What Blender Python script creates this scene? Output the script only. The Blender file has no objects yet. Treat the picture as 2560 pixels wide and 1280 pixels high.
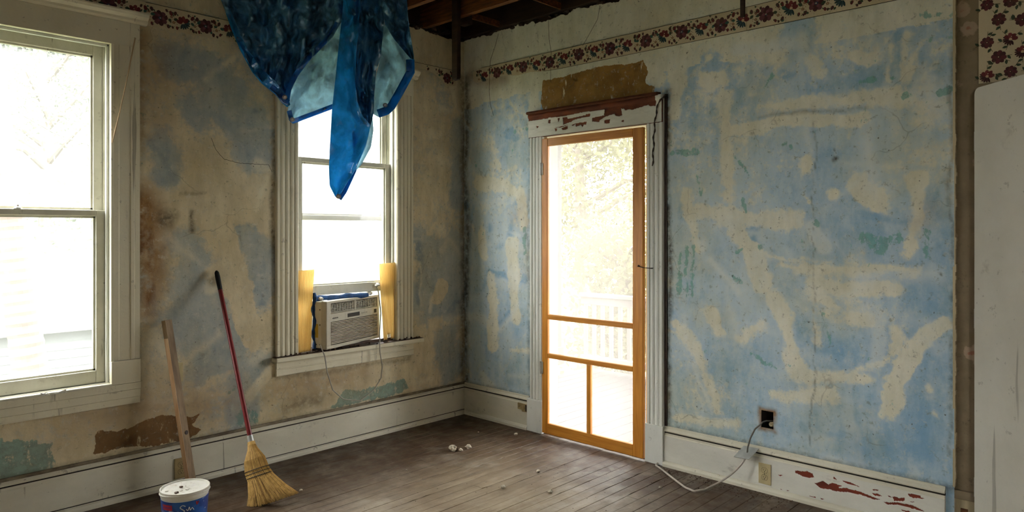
import bpy, bmesh, math, random
import numpy as np
from mathutils import Vector, Matrix

random.seed(7)
S = bpy.context.scene
COL = S.collection

# ------------------------------------------------------------------ camera
F, CX, HY, H = 1755.0, 1280.0, 578.0, 1.45          # focal length in px of a 2560 px frame, horizon row, eye height
YAW = math.radians(43.44)
VX, VY = math.cos(YAW), math.sin(YAW)
RX, RY = VY, -VX
CAM = (-3.822, -4.144)
cam = bpy.data.cameras.new('camera')
cam.sensor_width = 36.0
cam.lens = 36.0 * F / 2560.0
cam.shift_y = -(640.0 - HY) / 2560.0
cam.clip_start = 0.05
cam_o = bpy.data.objects.new('camera', cam)
cam_o.location = (CAM[0], CAM[1], H)
cam_o.rotation_euler = (math.pi / 2, 0, YAW - math.pi / 2)
COL.objects.link(cam_o)
S.camera = cam_o

# ------------------------------------------------------------------ sky, exposure
W = bpy.data.worlds.new('overcast_sky')
S.world = W
W.use_nodes = True
bg = W.node_tree.nodes['Background']
bg.inputs[0].default_value = (1.0, 1.0, 1.0, 1)
bg.inputs[1].default_value = 15.0
vs = S.view_settings
vs.view_transform = 'Standard'
vs.look = 'None'
vs.exposure = 0.32
vs.gamma = 1.0
vs.use_curve_mapping = False
S.cycles.max_bounces = 6
S.cycles.diffuse_bounces = 3
S.cycles.glossy_bounces = 3
S.cycles.transparent_max_bounces = 12
S.cycles.use_adaptive_sampling = True
S.cycles.adaptive_threshold = 0.05
S.cycles.adaptive_min_samples = 20
S.cycles.caustics_reflective = False
S.cycles.caustics_refractive = False

P2 = math.pi / 2

# ------------------------------------------------------------------ where a ray of the photograph meets a surface
def _ray(px, py):
    k = (px - CX) / F
    return VX + k * RX, VY + k * RY, (HY - py) / F
def LW(px, py, Y=0.0):                # on the plane y = Y (parallel to the left wall)
    a, b, t = _ray(px, py); s = (Y - CAM[1]) / b
    return CAM[0] + s * a, H + s * t
def RW(px, py, X=0.0):                # on the plane x = X (parallel to the right wall)
    a, b, t = _ray(px, py); s = (X - CAM[0]) / a
    return CAM[1] + s * b, H + s * t
def FL(px, py, z=0.0):                # on the level z
    a, b, t = _ray(px, py); s = (z - H) / t
    return CAM[0] + s * a, CAM[1] + s * b
def AT(px, py, s):                    # at depth s
    a, b, t = _ray(px, py)
    return (CAM[0] + s * a, CAM[1] + s * b, H + s * t)

# ------------------------------------------------------------------ numpy noise
def _hash(ix, iy, seed):
    n = (ix.astype(np.int64) * 374761393 + iy.astype(np.int64) * 668265263 + seed * 144665) & 0x7fffffff
    n = ((n ^ (n >> 13)) * 1274126177) & 0x7fffffff
    n = n ^ (n >> 16)
    return (n & 0xffff) / 65535.0
def vnoise(x, y, seed=0):
    ix, iy = np.floor(x), np.floor(y)
    fx, fy = x - ix, y - iy
    fx = fx * fx * fx * (fx * (fx * 6 - 15) + 10); fy = fy * fy * fy * (fy * (fy * 6 - 15) + 10)
    a = _hash(ix, iy, seed); b = _hash(ix + 1, iy, seed); c = _hash(ix, iy + 1, seed); d = _hash(ix + 1, iy + 1, seed)
    return (a * (1 - fx) + b * fx) * (1 - fy) + (c * (1 - fx) + d * fx) * fy
def fbm(x, y, scale, octs=4, seed=0, gain=.5):
    t = np.zeros_like(x, dtype=float); amp = 1.0; tot = 0.0
    for o in range(octs):
        t += amp * vnoise(x * scale, y * scale, seed + o * 17); tot += amp; amp *= gain; scale *= 2.03
    return t / tot - .5
def in_poly(x, y, poly):
    r = np.zeros(x.shape, bool); n = len(poly)
    for i in range(n):
        x0, y0 = poly[i]; x1, y1 = poly[(i + 1) % n]
        if y0 == y1: continue
        c = ((y0 > y) != (y1 > y)) & (x < (x1 - x0) * (y - y0) / (y1 - y0) + x0)
        r ^= c
    return r

# ------------------------------------------------------------------ materials
class NT:
    def __init__(s, name):
        s.m = bpy.data.materials.new(name); s.m.use_nodes = True
        s.t = s.m.node_tree; s.t.nodes.clear()
        s.out = s.t.nodes.new('ShaderNodeOutputMaterial')
        s.tc = s.t.nodes.new('ShaderNodeTexCoord')
    def link(s, a, b): s.t.links.new(a, b)
    def put(s, sock, v):
        if hasattr(v, 'is_linked') or hasattr(v, 'links'): s.link(v, sock)
        elif isinstance(v, (tuple, list)) and len(v) == 3 and sock.type == 'RGBA': sock.default_value = (*v, 1)
        else: sock.default_value = v
    def noise(s, scale, detail=5, rough=.55, vec=None, stretch=None, col=False):
        n = s.t.nodes.new('ShaderNodeTexNoise')
        n.inputs['Scale'].default_value = scale; n.inputs['Detail'].default_value = min(detail, 6); n.inputs['Roughness'].default_value = rough
        v = vec or s.tc.outputs['Object']
        if stretch:
            mp = s.t.nodes.new('ShaderNodeMapping'); mp.inputs['Scale'].default_value = stretch
            s.link(v, mp.inputs[0]); v = mp.outputs[0]
        s.link(v, n.inputs['Vector'])
        return n.outputs['Color' if col else 'Fac']
    def math(s, op, a, b=0.0, c=0.0):
        n = s.t.nodes.new('ShaderNodeMath'); n.operation = op
        s.put(n.inputs[0], a); s.put(n.inputs[1], b); s.put(n.inputs[2], c)
        return n.outputs[0]
    def step(s, v, lo, hi, a=0.0, b=1.0):
        n = s.t.nodes.new('ShaderNodeMapRange'); n.interpolation_type = 'SMOOTHSTEP'
        s.put(n.inputs[0], v); n.inputs[1].default_value = lo; n.inputs[2].default_value = hi
        n.inputs[3].default_value = a; n.inputs[4].default_value = b
        return n.outputs[0]
    def mix(s, f, a, b, mode='MIX'):
        n = s.t.nodes.new('ShaderNodeMix'); n.data_type = 'RGBA'; n.blend_type = mode
        s.put(n.inputs[0], f); s.put(n.inputs[6], a); s.put(n.inputs[7], b)
        return n.outputs[2]
    def attr(s, name):
        n = s.t.nodes.new('ShaderNodeAttribute'); n.attribute_name = name
        return n
    def sep(s, c):
        n = s.t.nodes.new('ShaderNodeSeparateColor'); s.link(c, n.inputs[0]); return n.outputs
    def bump(s, h, strength=.3, dist=.01):
        n = s.t.nodes.new('ShaderNodeBump'); n.inputs['Strength'].default_value = strength; n.inputs['Distance'].default_value = dist
        s.link(h, n.inputs['Height']); return n.outputs[0]
    def bsdf(s, col, rough=.6, nrm=None, metal=0.0, spec=.4, out=True):
        p = s.t.nodes.new('ShaderNodeBsdfPrincipled')
        s.put(p.inputs['Base Color'], col); s.put(p.inputs['Roughness'], rough); p.inputs['Metallic'].default_value = metal
        p.inputs['Specular IOR Level'].default_value = spec
        if nrm is not None: s.link(nrm, p.inputs['Normal'])
        if out: s.link(p.outputs[0], s.out.inputs[0])
        return p.outputs[0]
    def node(s, t): return s.t.nodes.new(t)

def paint(name, c, dirt=(.10, .075, .04), c2=None, amount=.5, scale=4.0, rough=.55, bump=.15, stretch=None, fine=60):
    """old oil paint: two tones, grime that comes and goes, small scratches"""
    n = NT(name)
    c2 = c2 or tuple(v * .80 for v in c)
    a = n.step(n.noise(scale, 6, .6, stretch=stretch), .35, .68)
    col = n.mix(a, c, c2)
    g = n.step(n.noise(scale * 2.7, 8, .68, stretch=stretch), .60, .78)
    col = n.mix(n.math('MULTIPLY', g, amount), col, dirt)
    sp = n.step(n.noise(fine, 3, .5), .70, .76)
    col = n.mix(n.math('MULTIPLY', sp, amount), col, dirt)
    ch = n.step(n.noise(scale * 4.5, 6, .74), .635, .655)                   # little chips down to an older coat
    col = n.mix(n.math('MULTIPLY', ch, amount * 1.5), col, tuple(v * .45 + d * .5 for v, d in zip(c, dirt)))
    ln = n.step(n.noise(scale * 5, 4, .6, stretch=(1, 1, .05)), .66, .70)    # drying cracks along the grain
    col = n.mix(n.math('MULTIPLY', ln, amount * 1.2), col, dirt)
    h = n.noise(fine, 3, .6)
    n.bsdf(col, rough, n.bump(h, bump, .004))
    return n.m
def wood(name, c, c2, stretch=(1, 1, 1), scale=9.0, rough=.6, bump=.3, contrast=(.35, .66)):
    n = NT(name)
    g = n.noise(scale, 6, .62, stretch=stretch)
    col = n.mix(n.step(g, *contrast), c, c2)
    k = n.step(n.noise(scale * .25, 3, .5), .55, .75)
    col = n.mix(n.math('MULTIPLY', k, .5), col, tuple(v * .45 for v in c2))
    n.bsdf(col, rough, n.bump(g, bump, .004))
    return n.m
def plain(name, c, rough=.5, metal=0.0, var=.15, scale=25, spec=.4):
    n = NT(name)
    col = n.mix(n.step(n.noise(scale, 4), .35, .65), c, tuple(v * (1 - var) for v in c))
    n.bsdf(col, rough, None, metal, spec)
    return n.m

def lattice_wall(name, blue, blue2, cream, cream2, teal, brown, wash):
    """plaster wall: limewash blue under trowelled filler, teal paint left over, brown water stains.
       the attributes carry which layer lies where, the noise frays their edges"""
    n = NT(name)
    m1 = n.sep(n.attr('layers').outputs['Color']); m2 = n.sep(n.attr('stains').outputs['Color'])
    nf = n.math('SUBTRACT', n.noise(24, 8, .70), .5)
    nm = n.math('SUBTRACT', n.noise(6.0, 8, .66), .5)
    ns = n.math('SUBTRACT', n.noise(13, 8, .66, stretch=(1, 1, .35)), .5)
    def fray(ch, a, b, w, k=1.0):
        v = n.math('MULTIPLY_ADD', nm, a * k, ch); v = n.math('MULTIPLY_ADD', nf, b * k, v)
        return n.step(v, .5 - w, .5 + w)
    bl = n.math('MULTIPLY_ADD', ns, 1.1, m2[0]); bl = n.math('MULTIPLY_ADD', nf, .8, bl)
    col = n.mix(n.step(bl, .10, 1.0), blue, blue2)
    crm = n.mix(n.step(ns, -.16, .18), cream, cream2)
    pl = fray(m1[0], .60, .85, .20)
    na = n.noise(1.7, 6, .66)
    opac = n.step(na, .60, .36, .74, 1.0)                  # filler wiped thick or thin
    col = n.mix(n.math('MULTIPLY', pl, opac), col, crm)
    thin = n.step(n.noise(8, 9, .74, stretch=(1, 1, .7)), .50, .68)
    col = n.mix(n.math('MULTIPLY', thin, .42), col, n.mix(.5, crm, blue))
    wa = n.attr('layers').outputs['Alpha']
    wv = n.math('MULTIPLY_ADD', nm, .5, wa); wv = n.math('MULTIPLY_ADD', nf, .45, wv)
    col = n.mix(n.step(wv, .12, 1.0, 0, .88), col, wash)                     # thin chalky skim
    scr = n.math('SUBTRACT', n.noise(30, 5, .7, stretch=(1, 1, .25)), .5)
    te = n.step(n.math('MULTIPLY_ADD', scr, 1.3, n.math('MULTIPLY_ADD', nf, 1.7, n.math('MULTIPLY', m1[1], .72))), .34, .56)
    col = n.mix(n.math('MULTIPLY', te, .74), col, n.mix(n.step(nf, -.1, .1), teal, tuple(v * 1.45 for v in teal)))
    br = fray(m1[2], .55, 1.3, .07)
    brc = n.mix(n.step(nm, -.14, .12), brown, tuple(v * 1.5 for v in brown))
    brc = n.mix(n.step(ns, .10, .17), brc, cream2)
    col = n.mix(br, col, brc)
    ru = n.math('MULTIPLY', m2[2], n.step(nm, -.28, .02))
    col = n.mix(ru, col, n.mix(n.step(ns, -.1, .1), (.19, .090, .032), (.33, .20, .085)))
    age = n.step(na, .40, .66)                             # yellowed with age and damp
    col = n.mix(n.math('MULTIPLY', age, .55), col, (.92, .80, .55), 'MULTIPLY')
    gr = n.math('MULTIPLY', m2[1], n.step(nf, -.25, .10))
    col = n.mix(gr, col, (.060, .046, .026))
    fx = n.step(n.noise(30, 10, .76), .565, .66)                             # scuffs and flakes
    col = n.mix(n.math('MULTIPLY', fx, .50), col, (.17, .175, .12))
    wh = n.step(n.noise(21, 10, .76), .56, .66)
    col = n.mix(n.math('MULTIPLY', wh, .35), col, (.66, .64, .52))
    sp = n.step(n.noise(44, 2, .5), .735, .755)
    col = n.mix(n.math('MULTIPLY', sp, .7), col, (.06, .045, .03))
    vo = n.node('ShaderNodeTexVoronoi'); vo.feature = 'DISTANCE_TO_EDGE'; vo.inputs['Scale'].default_value = 2.6
    wp = n.node('ShaderNodeVectorMath'); wp.operation = 'MULTIPLY_ADD'; n.link(n.noise(7, 2, .6, col=True), wp.inputs[0]); wp.inputs[1].default_value = (.14, .14, .14); n.link(n.tc.outputs['Object'], wp.inputs[2])
    n.link(wp.outputs[0], vo.inputs['Vector'])
    ck = n.math('MULTIPLY', n.step(vo.outputs['Distance'], .010, .002), n.step(na, .52, .60))
    col = n.mix(n.math('MULTIPLY', ck, .32), col, (.13, .11, .075))          # hair cracks
    h = n.noise(34, 5, .64)
    n.bsdf(col, .75, n.bump(h, .35, .006), spec=.25)
    return n.m

M = {}
M['wall_right'] = lattice_wall('limewashed_plaster_blue', (.53, .64, .69), (.25, .43, .60), (.83, .80, .66), (.73, .70, .54), (.13, .31, .28), (.24, .135, .038), (.72, .76, .73))
M['wall_left'] = lattice_wall('limewashed_plaster_tan', (.46, .47, .41), (.25, .31, .335), (.74, .63, .41), (.60, .50, .31), (.10, .22, .20), (.13, .070, .028), (.76, .70, .52))
M['plain_wall'] = paint('plain_plaster', (.58, .48, .29), scale=2)
M['trim_left'] = paint('cream_gloss_paint', (.74, .69, .52), c2=(.64, .59, .43), amount=.45, scale=3, stretch=(1, 1, .3))
M['trim_right'] = paint('white_gloss_paint', (.76, .76, .70), c2=(.64, .65, .59), amount=.40, scale=4, stretch=(1, 1, .3))
M['grime_soft'] = wood('crusted_dirt', (.10, .075, .045), (.26, .22, .14), (.6, .6, 1), 14)
M['grime'] = plain('black_grime', (.035, .028, .018), .9)
M['base_paint'] = paint('baseboard_paint', (.74, .70, .56), c2=(.63, .59, .46), amount=.45, scale=3.5, stretch=(.5, .5, 1))
M['old_wood'] = wood('dark_old_timber', (.045, .022, .011), (.020, .010, .006), (1, .15, 1), 20)
M['joist_wood'] = wood('orange_brown_joist', (.22, .078, .018), (.085, .028, .008), (6, .6, 6), 9)
M['fir'] = wood('varnished_fir', (.70, .30, .042), (.54, .20, .022), (7, 7, .5), 6, rough=.38, bump=.1)
M['fir_h'] = wood('varnished_fir_rails', (.70, .30, .042), (.54, .20, .022), (7, .5, 7), 6, rough=.38, bump=.1)
M['red_wood'] = wood('red_brown_old_paint', (.17, .052, .020), (.085, .030, .013), (3, .6, 3), 14, rough=.75)

# ------------------------------------------------------------------ mesh builder and object helpers
class MB:
    def __init__(s): s.v = []; s.f = []
    def add(s, vs, fs):
        o = len(s.v); s.v += [tuple(map(float, p)) for p in vs]; s.f += [tuple(i + o for i in f) for f in fs]; return s
    def box(s, x0, x1, y0, y1, z0, z1, b=0.0):
        if x0 > x1: x0, x1 = x1, x0
        if y0 > y1: y0, y1 = y1, y0
        if z0 > z1: z0, z1 = z1, z0
        if b <= 0:
            return s.add([(x0, y0, z0), (x1, y0, z0), (x1, y1, z0), (x0, y1, z0), (x0, y0, z1), (x1, y0, z1), (x1, y1, z1), (x0, y1, z1)],
                         [(0, 3, 2, 1), (4, 5, 6, 7), (0, 1, 5, 4), (1, 2, 6, 5), (2, 3, 7, 6), (3, 0, 4, 7)])
        bm = bmesh.new(); bmesh.ops.create_cube(bm, size=1)
        for v in bm.verts:
            v.co = ((x0 + x1) / 2 + v.co.x * (x1 - x0), (y0 + y1) / 2 + v.co.y * (y1 - y0), (z0 + z1) / 2 + v.co.z * (z1 - z0))
        bmesh.ops.bevel(bm, geom=bm.edges[:], offset=min(b, .45 * min(x1 - x0, y1 - y0, z1 - z0)), segments=2, affect='EDGES', profile=.5)
        bm.verts.index_update()
        s.add([v.co for v in bm.verts], [[v.index for v in f.verts] for f in bm.faces]); bm.free(); return s
    def tube(s, pts, r, n=8, cap=True):
        pts = [Vector(p) for p in pts]; rs = r if isinstance(r, (list, tuple)) else [r] * len(pts)
        vs = []; up = None
        for i, p in enumerate(pts):
            t = (pts[min(i + 1, len(pts) - 1)] - pts[max(i - 1, 0)]).normalized()
            if up is None:
                up = Vector((0, 0, 1)) if abs(t.z) < .9 else Vector((1, 0, 0))
            a = t.cross(up).normalized(); b = a.cross(t).normalized(); up = b
            for k in range(n):
                an = 2 * math.pi * k / n
                vs.append(p + a * (math.cos(an) * rs[i]) + b * (math.sin(an) * rs[i]))
        fs = []
        for i in range(len(pts) - 1):
            for k in range(n):
                fs.append((i * n + k, i * n + (k + 1) % n, (i + 1) * n + (k + 1) % n, (i + 1) * n + k))
        if cap:
            fs.append(tuple(range(n))[::-1]); fs.append(tuple((len(pts) - 1) * n + k for k in range(n)))
        return s.add(vs, fs)
    def prism(s, prof, lo, hi, axis='z'):
        """closed profile (two coordinates in axis order) drawn out along an axis"""
        def p3(a, b, t):
            return {'z': (a, b, t), 'x': (t, a, b), 'y': (a, t, b)}[axis]
        n = len(prof)
        vs = [p3(a, b, lo) for a, b in prof] + [p3(a, b, hi) for a, b in prof]
        fs = [(i, (i + 1) % n, n + (i + 1) % n, n + i) for i in range(n)] + [tuple(range(n))[::-1], tuple(range(n, 2 * n))]
        return s.add(vs, fs)
    def lathe(s, prof, c=(0, 0, 0), n=32):
        vs = []; fs = []
        for r, z in prof:
            for k in range(n):
                a = 2 * math.pi * k / n; vs.append((c[0] + r * math.cos(a), c[1] + r * math.sin(a), c[2] + z))
        for i in range(len(prof) - 1):
            for k in range(n):
                fs.append((i * n + k, i * n + (k + 1) % n, (i + 1) * n + (k + 1) % n, (i + 1) * n + k))
        if prof[0][0] > 1e-5: fs.append(tuple(range(n))[::-1])
        if prof[-1][0] > 1e-5: fs.append(tuple((len(prof) - 1) * n + k for k in range(n)))
        return s.add(vs, fs)
    def lump(s, c, r, seed=0, squash=.6):
        rnd = random.Random(seed); bm = bmesh.new(); bmesh.ops.create_icosphere(bm, subdivisions=2, radius=1)
        for v in bm.verts:
            k = .72 + .5 * rnd.random()
            v.co = (c[0] + v.co.x * r * k, c[1] + v.co.y * r * k, c[2] + v.co.z * r * k * squash)
        zmin = min(v.co.z for v in bm.verts)
        for v in bm.verts: v.co.z += c[2] - zmin
        bm.verts.index_update()
        s.add([v.co for v in bm.verts], [[v.index for v in f.verts] for f in bm.faces]); bm.free(); return s

def root_loc(p):
    l = Vector((0, 0, 0))
    while p is not None: l += p.location; p = p.parent
    return l
def obj(name, mb, m, parent=None, smooth=False, local=False):
    me = bpy.data.meshes.new(name)
    vs = mb.v
    if parent is not None and not local:
        o = root_loc(parent); vs = [(a - o.x, b - o.y, c - o.z) for a, b, c in vs]
    me.from_pydata(vs, [], mb.f); me.validate(); me.update()
    me.materials.append(M[m] if isinstance(m, str) else m)
    if smooth:
        me.polygons.foreach_set('use_smooth', [True] * len(me.polygons))
        try: me.set_sharp_from_angle(angle=math.radians(40))
        except Exception: pass
    ob = bpy.data.objects.new(name, me); COL.objects.link(ob); ob.parent = parent
    return ob
def tag(o, label=None, cat=None, group=None, kind=None):
    if label: o['label'] = label
    if cat: o['category'] = cat
    if group: o['group'] = group
    if kind: o['kind'] = kind
    return o
def thing(name, label, cat, loc=(0, 0, 0), group=None, kind=None, rz=0.0):
    o = bpy.data.objects.new(name, None); o.location = loc; o.rotation_euler = (0, 0, rz); o.empty_display_size = .05
    COL.objects.link(o)
    return tag(o, label, cat, group, kind)
def grid_obj(name, us, vs_, pos, m, parent=None, skip=None, attrs=None, smooth=True):
    """sheet over the grid us x vs_; pos(U, V) gives X, Y, Z; skip(uc, vc) drops cells; attrs: name -> (n,4) colours"""
    U, V = np.meshgrid(us, vs_); X, Y, Z_ = pos(U, V)
    co = np.stack([X, Y, Z_], -1).reshape(-1, 3)
    if parent is not None: co = co - np.array(root_loc(parent))
    nu, nv = len(us), len(vs_)
    i = np.arange(nv - 1)[:, None] * nu + np.arange(nu - 1)[None, :]
    q = np.stack([i, i + 1, i + nu + 1, i + nu], -1)
    if skip is not None:
        uc = (U[:-1, :-1] + U[1:, 1:]) / 2; vc = (V[:-1, :-1] + V[1:, 1:]) / 2
        q = q[~skip(uc, vc)]
    q = q.reshape(-1, 4)
    me = bpy.data.meshes.new(name)
    me.vertices.add(len(co)); me.vertices.foreach_set('co', co.ravel())
    me.loops.add(q.size); me.loops.foreach_set('vertex_index', q.ravel().astype(np.int32))
    me.polygons.add(len(q)); me.polygons.foreach_set('loop_start', np.arange(0, q.size, 4, dtype=np.int32))
    me.polygons.foreach_set('loop_total', np.full(len(q), 4, np.int32))
    if smooth: me.polygons.foreach_set('use_smooth', np.ones(len(q), bool))
    me.update(); me.validate()
    for k, c in (attrs or {}).items():
        a = me.attributes.new(k, 'FLOAT_COLOR', 'POINT'); a.data.foreach_set('color', np.ascontiguousarray(c.reshape(-1, 4), dtype=np.float32).ravel())
    me.materials.append(M[m] if isinstance(m, str) else m)
    ob = bpy.data.objects.new(name, me); COL.objects.link(ob); ob.parent = parent
    return ob

# ==================================================================  ROOM SHELL
CEIL = 2.97
XW, YB = -6.3, -5.3                     # far side wall and the wall behind the camera
# ---- layer maps of the two plaster walls, traced from the photograph
class Layers:
    def __init__(s, U, V, proj, seed):
        s.U, s.V, s.proj = U, V, proj
        w = .022
        s.u = U + w * 2 * fbm(U, V, 9, 5, seed, .6) + .05 * fbm(U, V, 2.6, 2, seed + 3); s.v = V + w * 2 * fbm(U, V, 9, 5, seed + 50, .6) + .07 * fbm(U, V, 2.6, 2, seed + 8)
        s.wob = fbm(U, V, 7, 3, seed + 90)
        z = lambda: np.zeros_like(U)
        s.ch = {k: z() for k in ('cream', 'teal', 'brown', 'blue', 'grime', 'rust', 'wash')}
    def dist(s, a, b):
        ax, ay = a; bx, by = b; dx, dy = bx - ax, by - ay; L2 = dx * dx + dy * dy + 1e-9
        t = np.clip(((s.u - ax) * dx + (s.v - ay) * dy) / L2, 0, 1)
        return np.hypot(s.u - ax - t * dx, s.v - ay - t * dy), t
    def stroke(s, ch, pts, soft=.035, k=1.0):
        """pts: (px, py, half width px) along a trowel stroke"""
        P = []
        for px, py, hw in pts:
            a = s.proj(px, py); b = s.proj(px, py + hw); P.append((a, abs(b[1] - a[1])))
        if len(P) == 1: P = P * 2
        for (a, ra), (b, rb) in zip(P[:-1], P[1:]):
            d, t = s.dist(a, b)
            hw = (ra + (rb - ra) * t) * (.86 + .9 * s.wob)
            f = np.clip(.5 + (hw - d) / soft, 0, 1) * k
            s.ch[ch] = np.maximum(s.ch[ch], f)
    def patch(s, ch, poly, soft=.03, k=1.0):
        q = [s.proj(*p) for p in poly]
        ins = in_poly(s.u, s.v, q)
        d = np.full(s.u.shape, 9.0)
        for i in range(len(q)): d = np.minimum(d, s.dist(q[i], q[(i + 1) % len(q)])[0])
        f = np.clip(.5 + np.where(ins, d, -d) / soft, 0, 1) * k
        s.ch[ch] = np.maximum(s.ch[ch], f)
    def erase(s, ch, pts, soft=.05):
        old = s.ch[ch].copy(); s.ch[ch] = np.zeros_like(old); s.stroke(ch, pts, soft); f = s.ch[ch]; s.ch[ch] = old * (1 - f)
    def smears(s, ch, n, seed, u0, u1, v0, v1, lo, hi, r0, r1):
        """many short strokes of a trowel or brush"""
        r = random.Random(seed)
        for _ in range(n):
            a = (r.uniform(u0, u1), r.uniform(v0, v1)); t = r.choice([0, 0, .15, -.2, 1.4, 1.6, 1.2, .8, -.8]) + r.uniform(-.15, .15); L_ = r.uniform(.05, .38)
            b = (a[0] + L_ * math.cos(t), a[1] + L_ * math.sin(t)); w0, w1 = r.uniform(r0, r1), r.uniform(r0 * .4, r1)
            m_ = (s.U > min(a[0], b[0]) - .25) & (s.U < max(a[0], b[0]) + .25) & (s.V > min(a[1], b[1]) - .25) & (s.V < max(a[1], b[1]) + .25)
            if not m_.any(): continue
            dx, dy = b[0] - a[0], b[1] - a[1]; u_, v_ = s.u[m_], s.v[m_]
            q = np.clip(((u_ - a[0]) * dx + (v_ - a[1]) * dy) / (dx * dx + dy * dy + 1e-9), 0, 1)
            d = np.hypot(u_ - a[0] - q * dx, v_ - a[1] - q * dy)
            f = np.clip(.5 + ((w0 + (w1 - w0) * q) * (1 + .8 * s.wob[m_]) - d) / r.uniform(.03, .08), 0, 1) * r.uniform(lo, hi)
            s.ch[ch][m_] = np.maximum(s.ch[ch][m_], f)
    def attrs(s):
        o = np.ones_like(s.U)
        return {'layers': np.stack([s.ch['cream'], s.ch['teal'], s.ch['brown'], s.ch['wash']], -1),
                'stains': np.stack([s.ch['blue'], s.ch['grime'], s.ch['rust'], o], -1)}

def axis(lo, hi, step, extra=()):
    a = np.linspace(lo, hi, max(2, int(round((hi - lo) / step)) + 1))
    a = np.unique(np.concatenate([a, np.array(extra, float)]))
    keep = [a[0]]
    ex = set(np.round(extra, 6))
    for t in a[1:]:
        if t - keep[-1] < step * .3:
            if round(float(t), 6) in ex: keep[-1] = t
            continue
        keep.append(t)
    return np.array(keep)

W1 = (-3.46, -2.575, .64, 2.45)
W2 = (-1.476, -.690, .655, 2.45)
W3 = (-5.45, -4.565, .64, 2.45)
DR = (-1.706, -.845, 0.0, 2.125)
HOLE = (-2.521, -2.452, .352, .447)

# ---- wall_left
us = np.concatenate([np.array([XW, -6.0, -5.7, W3[0], -5.1, -4.9, W3[1], -4.3, -4.0, -3.8]), axis(-3.62, 0, .010, (W1[0], W1[1], W2[0], W2[1])), [.03]])
vs_ = axis(0, CEIL, .010, (W1[2], W1[3], W2[2], W2[3]))
U, V = np.meshgrid(us, vs_)
A = Layers(U, V, LW, 11)
# filler is nearly everywhere on this wall, the blue shows in places
A.ch['cream'][:] = .66 + .8 * fbm(U, V, 2.2, 5, 5, .6)
for pts in ([(595, 300, 40), (625, 345, 55), (640, 380, 45)], [(420, 130, 12), (470, 135, 14), (520, 150, 14)], [(430, 178, 9), (520, 185, 9)],
            [(640, 270, 16)], [(600, 590, 26), (640, 640, 40), (655, 740, 30)], [(470, 690, 30), (480, 800, 50), (520, 870, 70)], [(460, 600, 18), (500, 640, 20)],
            [(590, 600, 14), (560, 570, 16)], [(500, 760, 50), (560, 860, 50)], [(610, 950, 30), (640, 900, 24)], [(610, 1030, 40)],
            [(1050, 590, 30), (1080, 650, 60), (1070, 740, 70)], [(1130, 620, 30), (1130, 760, 40)], [(1120, 850, 40), (1125, 920, 40)], [(1140, 500, 22), (1145, 320, 16)],
            [(400, 350, 30), (420, 440, 26)], [(560, 230, 50)], [(480, 270, 30)]):
    A.erase('cream', pts, .12)
A.ch['blue'][:] = .45 + .5 * fbm(U, V, 2.2, 3, 23)
for pts in ([(640, 560, 16), (560, 560, 14)], [(645, 760, 20)], [(1045, 600, 20), (1045, 760, 16)], [(640, 268, 14)]):
    A.stroke('blue', pts, .06)
A.stroke('cream', [(505, 545, 22), (545, 550, 26), (575, 600, 28), (595, 700, 30), (612, 790, 36), (618, 835, 30)], .03)
A.stroke('cream', [(1105, 715, 20), (1095, 740, 22)], .03)
A.smears('wash', 110, 15, -3.1, 0, .2, 2.6, .25, .75, .012, .05)
A.smears('blue', 40, 18, -3.1, 0, .3, 2.5, .6, 1.0, .01, .04)
A.smears('teal', 26, 17, -2.45, 0, .3, 2.3, .30, .60, .003, .012)
A.patch('teal', [(-40, 1100), (60, 1098), (135, 1108), (132, 1180), (60, 1195), (-40, 1215)], .03)
A.patch('teal', [(848, 985), (862, 968), (900, 972), (950, 955), (1010, 938), (1022, 965), (1000, 980), (930, 1000), (860, 1012), (820, 1020), (835, 1000)], .025)
A.patch('teal', [(585, 1030), (620, 1015), (645, 1040), (640, 1065), (585, 1075)], .04, .75)
A.stroke('teal', [(570, 985, 8), (600, 965, 8)], .03, .65)
A.stroke('teal', [(628, 940, 10), (650, 905, 9)], .03, .6)
A.patch('brown', [(228, 1100), (250, 1088), (290, 1092), (350, 1065), (400, 1042), (440, 1048), (480, 1040), (505, 1030), (480, 1062), (505, 1080), (470, 1098), (400, 1105), (330, 1125), (228, 1148)], .02)
A.ch['cream'] = np.where(V > 2.72, 1.0, A.ch['cream'])
A.stroke('rust', [(352, 90, 30), (360, 200, 22), (352, 330, 14)], .10, .75)
A.stroke('rust', [(362, 490, 40), (375, 560, 60), (368, 680, 40), (365, 780, 24)], .12, 1.0)
A.stroke('rust', [(362, 495, 30), (372, 570, 46), (362, 670, 30)], .06, 1.0)
A.stroke('rust', [(380, 140, 50), (385, 300, 30)], .20, .45)
A.stroke('rust', [(200, 1050, 60), (420, 1010, 60), (560, 1010, 40)], .3, .55)
A.stroke('rust', [(700, 980, 30), (780, 960, 40), (900, 930, 40)], .2, .5)
A.stroke('grime', [(420, 545, 22), (435, 535, 16)], .06, .85)
A.stroke('grime', [(487, 520, 5), (483, 575, 6)], .02, .85)
A.stroke('grime', [(530, 690, 12)], .05, .7)
A.stroke('grime', [(640, 1000, 25), (660, 1005, 18)], .1, .35)
A.stroke('grime', [(720, 1025, 20), (790, 1000, 18)], .06, .5)
A.stroke('grime', [(450, 478, 4), (510, 478, 5)], .02, .6)
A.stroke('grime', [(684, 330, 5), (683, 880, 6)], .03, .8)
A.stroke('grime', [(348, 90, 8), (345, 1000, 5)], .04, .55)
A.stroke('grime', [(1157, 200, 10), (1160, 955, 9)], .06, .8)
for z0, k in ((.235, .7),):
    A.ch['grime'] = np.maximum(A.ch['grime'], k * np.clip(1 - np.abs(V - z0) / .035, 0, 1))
A.stroke('grime', [(0, 1040, 8), (340, 1005, 6)], .04, .7)
A.stroke('grime', [(690, 950, 5), (1025, 890, 5)], .03, .6)
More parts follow.
